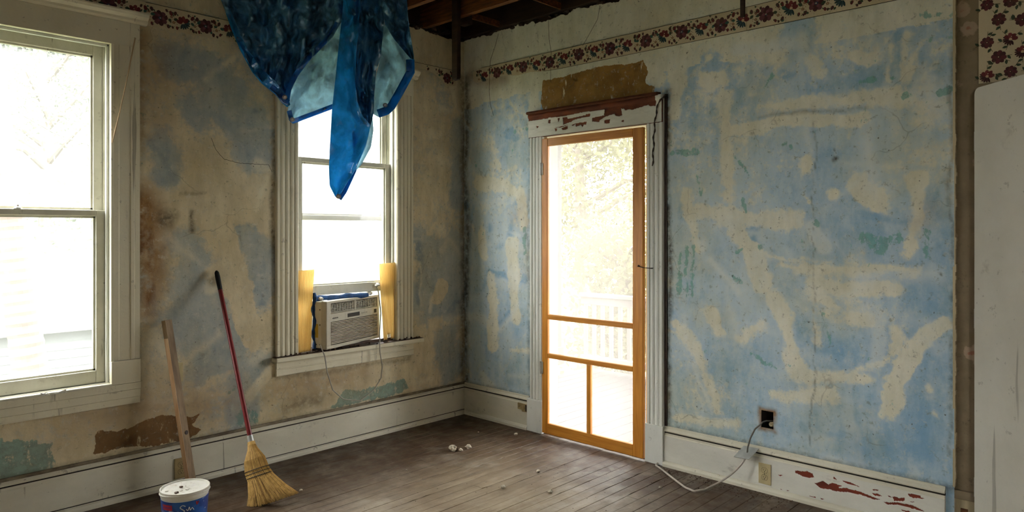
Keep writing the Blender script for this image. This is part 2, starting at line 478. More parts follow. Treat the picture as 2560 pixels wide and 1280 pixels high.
def skip_left(u, v):
    return ((u > W1[0]) & (u < W1[1]) & (v > W1[2]) & (v < W1[3])) | ((u > W2[0]) & (u < W2[1]) & (v > W2[2]) & (v < W2[3])) | ((u > W3[0]) & (u < W3[1]) & (v > W3[2]) & (v < W3[3]))
def pos_left(U, V):
    ed = np.clip((V - CEIL + .03) / .03, 0, 1)
    Zr = V + ed * .05 * fbm(U, V * 0, 11, 4, 3)
    return U, -.003 - .012 * fbm(U, V, 1.7, 4, 8), Zr
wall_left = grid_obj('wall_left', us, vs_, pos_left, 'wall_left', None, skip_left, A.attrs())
tag(wall_left, 'stained tan plaster wall with two sash windows', kind='structure')

# ---- wall_right
us = np.concatenate([axis(-3.386, 0, .009, (DR[0], DR[1], HOLE[0], HOLE[1])), [.03]])
vs_ = axis(0, CEIL, .009, (DR[3], HOLE[2], HOLE[3]))
U, V = np.meshgrid(us, vs_)
B = Layers(U, V, RW, 31); rnd0 = random.Random(2)
B.ch['cream'][:] = .12 + .10 * np.clip(V, 0, 2.4) + 1.1 * fbm(U, V, 2.4, 5, 41, .62)
B.ch['cream'] = np.where(V > 2.44 + .12 * fbm(U, V, 3, 3, 9), np.maximum(B.ch['cream'], .75), B.ch['cream'])
for pts in ([(1900, 268, 16), (2080, 250, 24), (2240, 236, 30), (2262, 252, 24)], [(1835, 320, 20), (2000, 306, 24), (2160, 294, 22)], [(1812, 240, 24), (1822, 330, 18), (1826, 480, 24)],
            [(1948, 668, 14), (2000, 674, 26), (2200, 680, 26), (2310, 682, 20)], [(2030, 712, 20), (2120, 728, 26), (2300, 730, 14)], [(2040, 740, 26), (2090, 770, 18)],
            [(1846, 566, 26), (1880, 620, 30), (1915, 722, 28)], [(1940, 750, 24), (1965, 830, 24), (1990, 920, 30)], [(1985, 930, 26), (2090, 936, 22), (2160, 935, 16)],
            [(2090, 930, 14), (2215, 890, 12)], [(2358, 812, 26), (2290, 860, 34), (2240, 950, 34), (2205, 1060, 22)], [(1690, 815, 20), (1740, 880, 24), (1775, 950, 22), (1800, 1030, 14)],
            [(1785, 800, 22), (1795, 835, 20)], [(2236, 820, 22), (2232, 865, 22)], [(2132, 138, 26), (2165, 140, 22)], [(2305, 92, 6), (2285, 140, 18), (2268, 180, 24)],
            [(2125, 795, 22), (2165, 800, 18)], [(1930, 985, 18), (1990, 985, 26), (2070, 985, 26)], [(1690, 1040, 12), (1760, 1050, 16), (1850, 1060, 10)], [(1750, 520, 26), (1860, 540, 30), (1990, 545, 24)],
            [(1720, 480, 22), (1745, 620, 16)], [(1880, 130, 22), (1930, 145, 18)], [(1760, 205, 30), (1800, 190, 30)], [(2010, 130, 18), (2040, 170, 22)], [(2150, 460, 40), (2190, 500, 34)], [(2010, 420, 24)],
            [(2300, 450, 30), (2290, 560, 20), (2270, 640, 18)], [(2080, 480, 22)], [(1900, 820, 24), (1850, 860, 20)], [(2330, 970, 14)], [(2335, 1040, 12)], [(2250, 1110, 14)],
            [(1340, 200, 22), (1338, 270, 20)], [(1200, 450, 26), (1235, 455, 28), (1280, 470, 26)], [(1270, 200, 20), (1215, 210, 24)], [(1300, 480, 26), (1318, 560, 18)], [(1280, 620, 28), (1290, 800, 22)],
            [(1200, 560, 20), (1210, 640, 18)], [(1230, 700, 18), (1235, 860, 24)], [(1630, 180, 30), (1650, 200, 26)], [(1690, 290, 30), (1700, 190, 40)]):
    B.stroke('cream', pts, rnd0.uniform(.035, .10), rnd0.uniform(.80, 1.0))
for pts in ([(1250, 330, 26), (1280, 390, 30)], [(2090, 640, 20)], [(2050, 860, 60), (2150, 870, 30)], [(2150, 1100, 60), (2320, 1100, 50)], [(2100, 1140, 40)], [(1780, 930, 14), (1830, 900, 20)],
            [(2310, 750, 40), (2350, 700, 40)], [(1720, 760, 20), (1760, 720, 20)], [(2060, 395, 20)], [(2340, 500, 24)], [(1780, 150, 20)], [(1990, 100, 40)], [(1190, 560, 20)]):
    B.erase('cream', pts, .10)
B.ch['blue'][:] = .40 + .7 * fbm(U, V, 1.8, 3, 63)
for pts in ([(2050, 860, 60), (2180, 900, 40), (2330, 760, 60), (2300, 1120, 90), (2130, 1120, 70)], [(2060, 395, 26), (2110, 385, 20)], [(2340, 480, 30), (2360, 640, 30)], [(2190, 600, 80)], [(2060, 210, 60), (2200, 180, 60)], [(2340, 160, 60)], [(1720, 270, 30)], [(1700, 380, 30)]):
    B.stroke('blue', pts, .35, .95)
for pts in ([(1700, 630, 8), (1697, 730, 9)], [(1715, 620, 8), (1712, 735, 10)], [(1732, 615, 9), (1728, 735, 8)], [(1745, 740, 6)],
            [(2165, 600, 26), (2200, 620, 34), (2240, 600, 24)], [(2318, 585, 14), (2315, 640, 10)], [(1850, 632, 8), (1862, 628, 8)], [(1905, 622, 10), (1912, 615, 7)],
            [(2296, 45, 10), (2330, 42, 10), (2350, 38, 7)], [(2300, 65, 8)], [(2325, 90, 12)], [(2348, 102, 10)], [(2375, 90, 12)], [(2378, 40, 12)], [(2148, 198, 10), (2180, 190, 10)], [(2232, 182, 11)], [(2268, 235, 12)], [(2355, 230, 10), (2378, 222, 14)],
            [(1858, 497, 9), (1868, 520, 6)], [(1874, 893, 5), (1900, 905, 8), (1935, 918, 6)], [(1690, 390, 10), (1745, 385, 12)], [(1752, 440, 6), (1752, 480, 5)], [(1838, 700, 6), (1860, 712, 6)], [(1900, 220, 4), (1925, 185, 8)], [(2062, 790, 5), (2070, 855, 5)], [(2120, 858, 5)], [(2165, 890, 5)],
            [(1318, 570, 8), (1316, 640, 10)], [(1285, 330, 6)], [(1308, 315, 6), (1320, 318, 6)], [(1194, 415, 6)], [(2040, 550, 14)], [(1960, 370, 12), (1975, 380, 8)], [(1880, 440, 6), (1845, 390, 5)]):
    B.stroke('teal', pts, .022, .85)
B.smears('wash', 150, 5, -3.4, 0, .2, 2.5, .25, .75, .012, .055)
B.smears('cream', 60, 6, -3.4, 0, .25, 2.5, .5, .72, .008, .035)
B.smears('teal', 46, 7, -3.4, 0, .3, 2.5, .30, .62, .003, .012)
B.smears('blue', 40, 8, -3.4, 0, .3, 2.4, .6, 1.0, .01, .05)
for pts in ([(1720, 1040, 40), (1800, 1050, 40)], [(1960, 960, 50), (2080, 1000, 40)], [(1860, 680, 50), (1900, 820, 50)], [(1760, 560, 50), (1900, 540, 50)], [(1700, 880, 30), (1760, 800, 40)], [(1250, 480, 40), (1280, 700, 50)], [(1270, 850, 40)]):
    B.stroke('wash', pts, .30, .55)
B.patch('brown', [(1357, 192), (1480, 168), (1610, 148), (1622, 175), (1618, 205), (1640, 215), (1640, 236), (1500, 262), (1357, 282), (1352, 250)], .02)
B.ch['cream'] = np.where(V > 2.735, 1.0, B.ch['cream'])
B.stroke('rust', [(1175, 195, 14), (1260, 200, 10)], .10, .75)
B.stroke('rust', [(1290, 540, 20), (1318, 500, 14), (1322, 700, 12)], .15, .35)
B.stroke('rust', [(2330, 520, 16), (2290, 560, 14)], .12, .35)
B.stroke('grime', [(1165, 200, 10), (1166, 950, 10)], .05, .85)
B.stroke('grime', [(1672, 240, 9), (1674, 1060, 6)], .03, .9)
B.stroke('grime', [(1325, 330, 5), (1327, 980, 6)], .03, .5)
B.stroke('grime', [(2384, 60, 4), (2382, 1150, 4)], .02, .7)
B.stroke('grime', [(2030, 300, 1), (2036, 420, 1), (2032, 980, 1), (2028, 1110, 2)], .007, .8)
B.stroke('grime', [(1900, 292, 4), (2000, 285, 5), (2160, 268, 4)], .02, .5)
B.stroke('grime', [(2084, 398, 7)], .012, 1.0); B.stroke('grime', [(2080, 375, 3)], .01, 1.0); B.stroke('grime', [(1884, 330, 3)], .01, 1.0)
B.stroke('grime', [(2345, 686, 4)], .01, 1.0)
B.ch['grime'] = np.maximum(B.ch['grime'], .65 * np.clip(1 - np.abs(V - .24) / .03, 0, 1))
def hole_d(u, v):
    return np.maximum(np.abs(u - (HOLE[0] + HOLE[1]) / 2) - (HOLE[1] - HOLE[0]) / 2, np.abs(v - (HOLE[2] + HOLE[3]) / 2) - (HOLE[3] - HOLE[2]) / 2)
hd = hole_d(U, V) + .02 * fbm(U, V, 30, 3, 71)
B.ch['rust'] = np.maximum(B.ch['rust'], np.clip(1.15 - hd / .022, 0, .95))
def skip_right(u, v):
    return ((u > DR[0]) & (u < DR[1]) & (v < DR[3])) | (hole_d(u, v) < 0)
def pos_right(U, V):
    ed = np.clip((V - CEIL + .03) / .03, 0, 1)
    Zr = V + ed * .06 * fbm(U, V * 0, 14, 4, 13)
    d = -.003 - .010 * fbm(U, V, 1.7, 4, 18)
    return d, U, Zr
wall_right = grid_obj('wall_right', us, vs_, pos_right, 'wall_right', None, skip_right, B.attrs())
tag(wall_right, 'blue and cream limewashed plaster wall with screen door', kind='structure')
# box behind the cut-out in the plaster
b = MB()
y0, y1, z0, z1 = HOLE; x1 = .09
y0, y1, z0, z1 = HOLE[0] - .006, HOLE[1] + .006, HOLE[2] - .006, HOLE[3] + .006
b.add([(0.002, y0, z0), (0.002, y1, z0), (0.002, y1, z1), (0.002, y0, z1), (x1, y0, z0), (x1, y1, z0), (x1, y1, z1), (x1, y0, z1)],
      [(0, 1, 5, 4), (1, 2, 6, 5), (2, 3, 7, 6), (3, 0, 4, 7), (4, 5, 6, 7)])
obj('hole_cavity', b, 'grime', wall_right)
b = MB(); b.lump((.035, -2.50, .353), .018, 5, .8)
obj('torn_plaster', b, 'plain_wall', wall_right)

# outer sheathing, so the walls have their thickness
def sheath(openings, lo, hi, axis_, parent):
    m = MB(); cuts = sorted(set([lo, hi] + [v for o in openings for v in o[:2]]))
    for a, c in zip(cuts[:-1], cuts[1:]):
        mid = (a + c) / 2; o = [q for q in openings if q[0] < mid < q[1]]
        for (z0, z1) in ([(-.6, 3.3)] if not o else [(-.6, o[0][2] - .002), (o[0][3] + .002, 3.3)]):
            if z1 - z0 < .01: continue
            if axis_ == 'x': m.box(a, c, .025, .145, z0, z1)
            else: m.box(.025, .145, a, c, z0, z1)
    return obj('sheathing', m, 'plain_wall', parent)
sheath([(w[0] - .02, w[1] + .02, w[2] - .036, w[3] + .02) for w in (W1, W2, W3)], XW, .145, 'x', wall_left)
sheath([(DR[0] - .02, DR[1] + .02, -.02, DR[3] + .02), (HOLE[0] - .01, HOLE[1] + .01, HOLE[2] - .01, HOLE[3] + .01)], -3.386, .025, 'y', wall_right)
# ---- the other two walls (behind and beside the camera)
b = MB()
b.box(XW - .15, XW, YB, 0, 0, CEIL)
tag(obj('wall_side', b, 'plain_wall'), 'plain plaster wall beside the camera', kind='structure')
b = MB(); W4 = (-4.75, -3.55, .64, 2.45)
for (a0, a1, c0, c1) in ((XW - .15, W4[0], 0, CEIL), (W4[1], .15, 0, CEIL), (W4[0], W4[1], 0, W4[2]), (W4[0], W4[1], W4[3], CEIL)): b.box(a0, a1, YB - .15, YB, c0, c1)
tag(obj('wall_back', b, 'plain_wall'), 'plain plaster wall behind the camera', kind='structure')
b = MB()
b.box(0, .15, -4.30, YB, 0, CEIL); b.box(.03, .15, -3.55, -3.386, 0, CEIL); b.box(.03, .15, -4.30, -3.55, 2.12, CEIL)
wall_end = obj('wall_end', b, 'plain_wall'); tag(wall_end, 'end of the right wall around the white door', kind='structure')
b = MB(); b.box(.15, 1.2, -3.30, -3.25, -.02, 2.6); b.box(.15, 1.2, -4.6, -4.55, -.02, 2.6); b.box(1.15, 1.2, -4.6, -3.25, -.02, 2.6); b.box(.15, 1.2, -4.6, -3.25, 2.55, 2.6)
tag(obj('wall_hall', b, 'plain_wall'), 'dark passage behind the white door', kind='structure')

# ---- floor: tongue-and-groove boards running along the left wall
def floor_mat():
    n = NT('worn_brown_floor_paint')
    g = n.node('ShaderNodeNewGeometry').outputs['Position']
    oi = n.node('ShaderNodeObjectInfo').outputs['Random']
    sx = n.node('ShaderNodeSeparateXYZ'); n.link(g, sx.inputs[0])
    # dark along both walls, paler towards the middle of the room
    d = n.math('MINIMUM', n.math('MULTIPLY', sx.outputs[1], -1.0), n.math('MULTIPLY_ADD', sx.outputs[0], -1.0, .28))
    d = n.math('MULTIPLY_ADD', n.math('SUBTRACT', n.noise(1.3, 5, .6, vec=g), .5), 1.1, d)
    inward = n.step(d, .45, 1.45)
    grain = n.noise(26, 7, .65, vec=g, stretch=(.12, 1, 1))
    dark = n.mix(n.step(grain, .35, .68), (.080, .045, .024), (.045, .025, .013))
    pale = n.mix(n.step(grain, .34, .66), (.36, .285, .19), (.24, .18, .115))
    col = n.mix(inward, dark, pale)
    dust = n.step(n.noise(3.2, 8, .7, vec=g), .50, .68)
    col = n.mix(n.math('MULTIPLY', dust, .35), col, (.42, .37, .29))
    sm = n.step(n.noise(7, 7, .7, vec=g, stretch=(.5, 1, 1)), .56, .70)
    col = n.mix(n.math('MULTIPLY', sm, .6), col, (.12, .075, .042))
    col = n.mix(n.math('MULTIPLY', oi, .45), col, n.mix(.55, col, (.11, .07, .04)))
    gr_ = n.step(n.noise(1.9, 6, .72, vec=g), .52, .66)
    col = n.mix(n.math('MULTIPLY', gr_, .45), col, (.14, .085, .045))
    r = n.step(n.noise(9, 6, .6, vec=g), .35, .7, .34, .62)
    n.bsdf(col, r, n.bump(n.math('MULTIPLY_ADD', grain, .6, n.noise(60, 4, vec=g)), .25, .004), spec=.32)
    return n.m
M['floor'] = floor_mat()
M['subfloor'] = plain('dark_dust_between_boards', (.030, .022, .015), .9)
fl = MB().box(XW - .1, .15, YB - .1, .14, -.08, -.014)
floor = obj('floor', fl, 'subfloor'); tag(floor, 'painted narrow board floor', kind='structure')
rnd = random.Random(4)
PW = .0725
hurt = {11: (-1.30, -.40), 13: (-.9, -.25), 15: (-1.6, -.9), 17: (-1.25, -.7), 20: (-.7, -.35), 26: (-.55, -.1), 27: (-.35, -.1), 9: (-2.0, -1.1), 18: (-.9, -.3), 22: (-.9, -.5), 24: (-.75, -.2)}
def plank(x0, x1, y0, y1, top, row):
    n = max(2, int((x1 - x0) / .045))
    T = []; Bm = []
    for i in range(n + 1):
        x = x0 + (x1 - x0) * i / n
        e = .0006 * rnd.random()
        if row in hurt and hurt[row][0] < x < hurt[row][1]:
            e += rnd.choice([.001, .002, .004, .007, .010]) * rnd.random()
        T.append((x, y0 + .0004 + e)); Bm.append((x, y1 - .0004))
    vs = []; fs = []
    for (a, c), (d, e) in zip(T, Bm):
        vs += [(a, c, -.013), (a, c, top - .0012), (a, c + .0012, top), (d, e - .0012, top), (d, e, top - .0012), (d, e, -.013)]
    for i in range(n):
        for k in range(5):
            o = i * 6 + k; fs.append((o, o + 1, o + 7, o + 6))
    fs += [(0, 5, 4, 3, 2, 1), tuple(n * 6 + k for k in range(6))]
    m = MB(); m.add(vs, fs); return m
row = 0; y = .0
while y > YB:
    xs = [XW]
    while xs[-1] < .0:
        nx = xs[-1] + rnd.uniform(1.3, 3.4)
        xs.append(min(nx, .0) if nx < -.35 else .0)
    if row % 3 == 1: xs[1] = xs[1]
    for a, c in zip(xs[:-1], xs[1:]):
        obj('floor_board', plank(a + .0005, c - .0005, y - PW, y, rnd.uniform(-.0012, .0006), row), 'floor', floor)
    y -= PW; row += 1
# doorsill and porch-side threshold
b = MB().box(-.0, .15, DR[0], DR[1], -.02, .006, .003)
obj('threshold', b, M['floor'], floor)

# ---- ceiling: bare joists, blocking and the dark boards above
b = MB(); b.box(XW - .15, .15, YB - .15, .15, 3.32, 3.36)
ceiling = obj('ceiling', b, 'old_wood'); tag(ceiling, 'stripped ceiling with bare joists', kind='structure')
b = MB(); b.box(XW - .15, .14, .012, .15, 2.90, 3.32); obj('top_plate', b, 'old_wood', ceiling)
b = MB(); b.box(.012, .14, YB, .012, 2.90, 3.32); obj('top_plate', b, 'old_wood', ceiling)
b = MB(); b.box(XW - .15, XW - .01, YB, .012, 2.90, 3.32); obj('top_plate', b, 'old_wood', ceiling)
b = MB(); b.box(XW - .15, .14, YB - .15, YB - .01, 2.90, 3.32); obj('top_plate', b, 'old_wood', ceiling)
for k in range(15):
    x = -.43 - .385 * k + rnd.uniform(-.008, .008)
    b = MB(); b.box(x - .021, x + .021, YB, .012, 2.98, 3.15, .003)
    obj('joist', b, 'joist_wood', ceiling)
b = MB(); b.box(-.045, -.004, YB, .01, 2.985, 3.15, .003); obj('joist', b, 'old_wood', ceiling)
for (y, z) in ((-.43, 2.99), (-1.03, 2.992)):
    b = MB(); b.box(-.41, -.04, y - .008, y + .008, z, z + .045, .002); obj('bridging_lath', b, 'joist_wood', ceiling)
b = MB(); b.box(-.408, -.36, -.475, -.39, 2.93, 3.15, .004); obj('blocking', b, 'old_wood', ceiling)
for k in range(26):                                   # crumbs of plaster and lath still hanging along the wall tops
    x = rnd.uniform(-1.0, -.02); 
    b = MB(); b.lump((x, rnd.uniform(-.02, .0), 2.955 + rnd.uniform(0, .03)), rnd.uniform(.012, .035), k, .6); obj('plaster_crumb', b, 'old_wood', ceiling)
for k in range(34):
    b = MB(); b.lump((rnd.uniform(-.02, .0), rnd.uniform(-1.7, -.02), 2.955 + rnd.uniform(0, .03)), rnd.uniform(.010, .030), 100 + k, .55); obj('plaster_crumb', b, 'old_wood', ceiling)

# ---- windows
def glass_mat():
    n = NT('dusty_window_glass')
    tr = n.node('ShaderNodeBsdfTransparent'); tr.inputs[0].default_value = (.97, .98, .97, 1)
    gl = n.node('ShaderNodeBsdfGlossy'); gl.inputs['Roughness'].default_value = .03; gl.inputs[0].default_value = (.9, .9, .9, 1)
    du = n.node('ShaderNodeBsdfTranslucent'); du.inputs[0].default_value = (.9, .9, .88, 1)
    m1 = n.node('ShaderNodeMixShader'); m1.inputs[0].default_value = .04
    n.link(tr.outputs[0], m1.inputs[1]); n.link(gl.outputs[0], m1.inputs[2])
    m2 = n.node('ShaderNodeMixShader'); m2.inputs[0].default_value = .07
    n.link(m1.outputs[0], m2.inputs[1]); n.link(du.outputs[0], m2.inputs[2])
    n.link(m2.outputs[0], n.out.inputs[0]); return n.m
M['glass'] = glass_mat()
def screen_mat():
    n = NT('grey_insect_screen')
    tr = n.node('ShaderNodeBsdfTransparent'); tr.inputs[0].default_value = (1, 1, 1, 1)
    df = n.node('ShaderNodeBsdfDiffuse'); df.inputs[0].default_value = (.34, .33, .31, 1)
    tl = n.node('ShaderNodeBsdfTranslucent'); tl.inputs[0].default_value = (.58, .535, .49, 1)
    a = n.node('ShaderNodeMixShader'); a.inputs[0].default_value = .8
    n.link(df.outputs[0], a.inputs[1]); n.link(tl.outputs[0], a.inputs[2])
    m = n.node('ShaderNodeMixShader'); m.inputs[0].default_value = .33
    n.link(tr.outputs[0], m.inputs[1]); n.link(a.outputs[0], m.inputs[2]); n.link(m.outputs[0], n.out.inputs[0]); return n.m
M['screen'] = screen_mat()
M['sash'] = paint('old_sash_paint', (.70, .68, .56), c2=(.60, .58, .46), amount=.5, scale=6)
M['debris0'] = wood('rotten_wood_strip', (.10, .05, .025), (.035, .022, .014), (1, 1, 1), 30)
M['sill_dirt'] = wood('rotten_sill', (.10, .055, .028), (.035, .022, .014), (1, 1, 1), 30)

def sash(root, x0, x1, z0, z1, y0, y1, bot, top, st=.052, nm='lower'):
    s = MB(); s.box(x0, x0 + st, y0, y1, z0, z1, .004)
    fr = obj('sash', s, 'sash', root)
    s = MB(); s.box(x1 - st, x1, y0, y1, z0, z1, .004); obj('stile', s, 'sash', fr)
    s = MB(); s.box(x0 + st - .001, x1 - st + .001, y0, y1, z0, z0 + bot, .004); obj('bottom_rail', s, 'sash', fr)
    s = MB(); s.box(x0 + st - .001, x1 - st + .001, y0, y1, z1 - top, z1, .004); obj('top_rail', s, 'sash', fr)
    s = MB()                                              # putty bead round the pane
    for (a, c, d, e) in ((x0 + st, x0 + st + .010, z0 + bot, z1 - top), (x1 - st - .010, x1 - st, z0 + bot, z1 - top), (x0 + st, x1 - st, z0 + bot, z0 + bot + .010), (x0 + st, x1 - st, z1 - top - .010, z1 - top)):
        s.box(a, c, (y0 + y1) / 2 - .006, y1 - .004, d, e)
    obj('putty', s, 'sash', fr)
    s = MB(); ym = (y0 + y1) / 2
    s.add([(x0 + st, ym, z0 + bot), (x1 - st, ym, z0 + bot), (x1 - st, ym, z1 - top), (x0 + st, ym, z1 - top)], [(0, 1, 2, 3)])
    obj('glass_pane', s, 'glass', fr)
    return fr
def flutes(x0, x1, y_out, depth, n):
    """profile of a reeded casing between x0 and x1, face at y_out (room side is negative y)"""
    p = [(x0, 0.0), (x0, y_out * .72)]
    w = (x1 - x0)
    p += [(x0 + .006, y_out), (x0 + .022, y_out), (x0 + .026, y_out + depth)]
    inner0, inner1 = x0 + .026, x1 - .026
    for k in range(n):
        a = inner0 + (inner1 - inner0) * k / n; c = inner0 + (inner1 - inner0) * (k + 1) / n; m = (a + c) / 2
        p += [(a + .003, y_out + depth), (a + .007, y_out + depth * .35), (m, y_out), (c - .007, y_out + depth * .35), (c - .003, y_out + depth)]
    p += [(x1 - .026, y_out + depth), (x1 - .022, y_out), (x1 - .006, y_out), (x1, y_out * .72), (x1, 0.0)]
    return p
def window(n, label, rect, lower, upper, cas, head, fluted):
    x0, x1, z0, z1 = rect
    r = thing('window_%d' % n, label, None, ((x0 + x1) / 2, 0, z0), kind='structure')
    for (a, c) in ((cas[0], x0), (x1, cas[1])):
        b = MB()
        zb = z0 if fluted else z0 + .115
        if fluted: b.prism(flutes(a, c, -.026, .008, 3), zb, z1 + .001, 'z')
        else:
            lo, hi = min(a, c), max(a, c); outer = lo if a == cas[0] else hi
            sgn = 1 if outer == lo else -1
            pr = [(lo, 0), (lo, -.024), (lo + .012, -.028), (lo + .035, -.028), (lo + .04, -.022), (hi - .05, -.022), (hi - .046, -.026), (hi - .03, -.026), (hi - .026, -.022), (hi, -.022), (hi, 0)]
            b.prism(pr, zb, z1 + .001, 'z')
        obj('casing', b, 'trim_left', r)
        if not fluted:
            b = MB(); b.box(a - .001, c + .001, -.033, 0, z0 - .012, z0 + .114, .003); obj('plinth_block', b, 'trim_left', r)
    b = MB(); b.box(cas[0], cas[1], -.024, 0, z1, z1 + .13, .002); obj('head_casing', b, 'trim_left', r)
    t = z1 + .13
    b = MB(); b.prism([(0, t), (-.028, t), (-.040, t + .010), (-.042, t + .022), (-.060, t + .036), (-.066, t + .050), (-.066, t + .058), (0, t + .058)], cas[0] - .035, cas[1] + .035, 'x'); obj('head_cap', b, 'trim_left', r)
    # jamb box and sill
    b = MB(); e = .02
    b.box(x0 - e, x0, .0, .15, z0, z1); b.box(x1, x1 + e, .0, .15, z0, z1); b.box(x0 - e, x1 + e, .0, .15, z1, z1 + e)
    obj('jamb', b, 'sash', r)
    b = MB(); b.box(x0 - e, x1 + e, .0, .20, z0 - .035, z0, .003); obj('sill', b, 'sill_dirt' if fluted else 'sash', r)
    b = MB()                                             # inner stop beads
    b.box(x0, x0 + .014, .012, .033, z0, z1, .003); b.box(x1 - .014, x1, .012, .033, z0, z1, .003); b.box(x0, x1, .012, .033, z1 - .014, z1, .003)
    obj('stop_bead', b, 'trim_right', r)
    b = MB(); b.box(x0, x0 + .010, .072, .080, z0, z1); b.box(x1 - .010, x1, .072, .080, z0, z1); obj('parting_bead', b, 'sash', r)
    if fluted:
        b = MB(); b.box(cas[0] - .024, cas[1] + .066, -.070, .0, z0 - .030, z0, .006); obj('stool', b, 'trim_left', r)
        b = MB(); b.box(cas[0] - .020, cas[1] + .060, -.066, .004, z0, z0 + .0015); obj('stool_grime', b, 'sill_dirt', r)
        b = MB(); b.prism([(0, z0 - .125), (-.018, z0 - .125), (-.024, z0 - .119), (-.024, z0 - .085), (-.020, z0 - .083), (-.020, z0 - .078), (-.024, z0 - .076), (-.024, z0 - .036), (-.034, z0 - .030), (0, z0 - .030)], cas[0], cas[1], 'x'); obj('apron', b, 'trim_left', r)
    else:
        b = MB(); b.prism([(.035, z0 - .012), (-.036, z0 - .012), (-.036, z0 - .046), (-.030, z0 - .050), (-.030, z0 - .088), (-.025, z0 - .092), (-.025, z0 - .125), (0, z0 - .125), (.035, z0 - .02)], cas[0], cas[1], 'x'); obj('apron', b, 'trim_left', r)
        b = MB(); b.box(x0, x1, -.034, .035, z0 - .012, z0 - .002, .002); obj('stool', b, 'sash', r)
    sash(r, x0 + .004, x1 - .004, upper[0], upper[1], .082, .116, .035, .055)
    sash(r, x0 + .004, x1 - .004, lower[0], lower[1], .034, .070, .066, .032)
    return r
w1 = window(1, 'tall sash window with a whited-out view and wide plain casing', W1, (.642, 1.562), (1.53, 2.45), (-3.605, -2.432), 0, False)
w2 = window(2, 'narrow sash window half raised over the air conditioner', W2, (1.020, 1.940), (1.525, 2.45), (-1.629, -.535), 0, True)
w3 = window(3, 'sash window beyond the left edge of the frame', W3, (.642, 1.562), (1.53, 2.45), (-5.595, -4.42), 0, False)
b = MB(); b.lathe([(.0, 0), (.018, 0), (.016, .006), (.008, .012), (.006, .02), (.0, .021)], (-2.98, .028, 1.562), 12); obj('sash_lock', b, 'trim_right', w1)
b = MB(); b.lathe([(.0, 0), (.018, 0), (.016, .006), (.008, .012), (.006, .02), (.0, .021)], (-1.14, .05, 1.94), 12); obj('sash_lock', b, 'sash', w2)
w4 = thing('window_4', 'sash window in the wall behind the camera', None, ((W4[0] + W4[1]) / 2, YB, W4[2]), kind='structure')
b = MB()
for (a0, a1, c0, c1) in ((W4[0], W4[0] + .055, W4[2], W4[3]), (W4[1] - .055, W4[1], W4[2], W4[3]), (W4[0], W4[1], W4[2], W4[2] + .06), (W4[0], W4[1], W4[3] - .06, W4[3]), (W4[0], W4[1], 1.53, 1.57)): b.box(a0, a1, YB - .10, YB - .06, c0, c1, .003)
obj('sash', b, 'sash', w4)
b = MB().add([(W4[0], YB - .08, W4[2]), (W4[1], YB - .08, W4[2]), (W4[1], YB - .08, W4[3]), (W4[0], YB - .08, W4[3])], [(0, 1, 2, 3)]); obj('glass_pane', b, 'glass', w4)

# ---- doorway of the screen door
trim = thing('trim_1', 'white painted casing round the screen door', None, (0, -1.275, 0), kind='structure')
def casing_y(a, c, z0, z1, flip=False):
    pr = [(y, x) for (y, x) in flutes(a, c, -.030, .007, 2)]
    m = MB(); m.prism([(x, y) for (y, x) in pr], z0, z1, 'z'); return m
obj('casing', casing_y(-.845, -.726, .235, 2.13), 'trim_right', trim)
obj('casing', casing_y(-1.836, -1.716, .235, 2.27), 'trim_right', trim)
b = MB(); b.box(-.036, 0, -.848, -.706, 0, .236, .003); obj('plinth_block', b, 'trim_right', trim)
b = MB(); b.box(-.036, 0, -1.840, -1.710, 0, .242, .003); obj('plinth_block', b, 'trim_right', trim)
b = MB(); b.box(-.002, .15, DR[0] - .02, DR[0], 0, DR[3]); b.box(-.002, .15, DR[1], DR[1] + .02, 0, DR[3]); b.box(-.002, .15, DR[0] - .02, DR[1] + .02, DR[3], DR[3] + .02)
obj('jamb', b, 'trim_right', trim)
b = MB(); b.box(.012, .028, DR[0], DR[0] + .018, 0, DR[3], .002); b.box(.012, .028, DR[1] - .018, DR[1], 0, DR[3], .002); obj('stop', b, 'trim_right', trim)
# bare groove between casing and plaster
b = MB(); b.box(-.010, .002, -1.853, -1.837, .24, 2.30); obj('bare_edge', b, 'old_wood', trim)
# head board whose white paint has flaked off in plates: relief of paint over red wood
flake = lambda pts: [RW(1320 + x / 6.4, 200 + y / 6.4, -.032) for x, y in pts]
red = [flake(p) for p in (
    [(560, 600), (630, 590), (640, 625), (790, 590), (940, 560), (925, 592), (800, 620), (730, 640), (700, 668), (630, 692), (570, 712)],
    [(925, 550), (1000, 540), (995, 582), (925, 592)],
    [(1030, 610), (1100, 590), (1220, 570), (1232, 478), (1360, 440), (1490, 430), (1510, 560), (1460, 578), (1400, 570), (1390, 540), (1310, 565), (1230, 592), (1150, 642), (1140, 672), (1030, 662)],
    [(765, 692), (860, 680), (940, 668), (935, 712), (900, 715), (874, 755), (850, 715), (770, 747)],
    [(1225, 642), (1320, 625), (1310, 692), (1225, 692)], [(330, 640), (365, 636), (360, 690), (332, 692)], [(540, 772), (600, 745), (640, 738), (640, 782), (560, 800)],
    [(430, 770), (470, 780), (460, 822), (440, 820)], [(135, 735), (178, 742), (150, 772)], [(480, 612), (512, 603), (500, 664), (485, 664)], [(1500, 650), (1542, 640), (1535, 672), (1505, 670)],
    [(700, 722), (770, 690), (765, 700), (720, 735)], [(420, 765), (560, 735), (640, 715), (640, 722), (520, 760)])]
lip = [RW(1320 + x / 6.4, 200 + y / 6.4, -.032) for x, y in ((30, 655), (150, 640), (330, 612), (335, 600), (400, 600), (560, 580), (700, 552), (900, 512), (1100, 488), (1230, 474), (1235, 500), (1480, 470), (1470, 460), (1540, 458), (1560, 482), (1640, 468), (1660, 480), (1740, 455), (1830, 430), (1860, 415), (1930, 402), (1945, 415), (2050, 415), (2100, 410))]
us = axis(-1.832, -.722, .0028); vs_ = axis(2.128, 2.298, .0028)
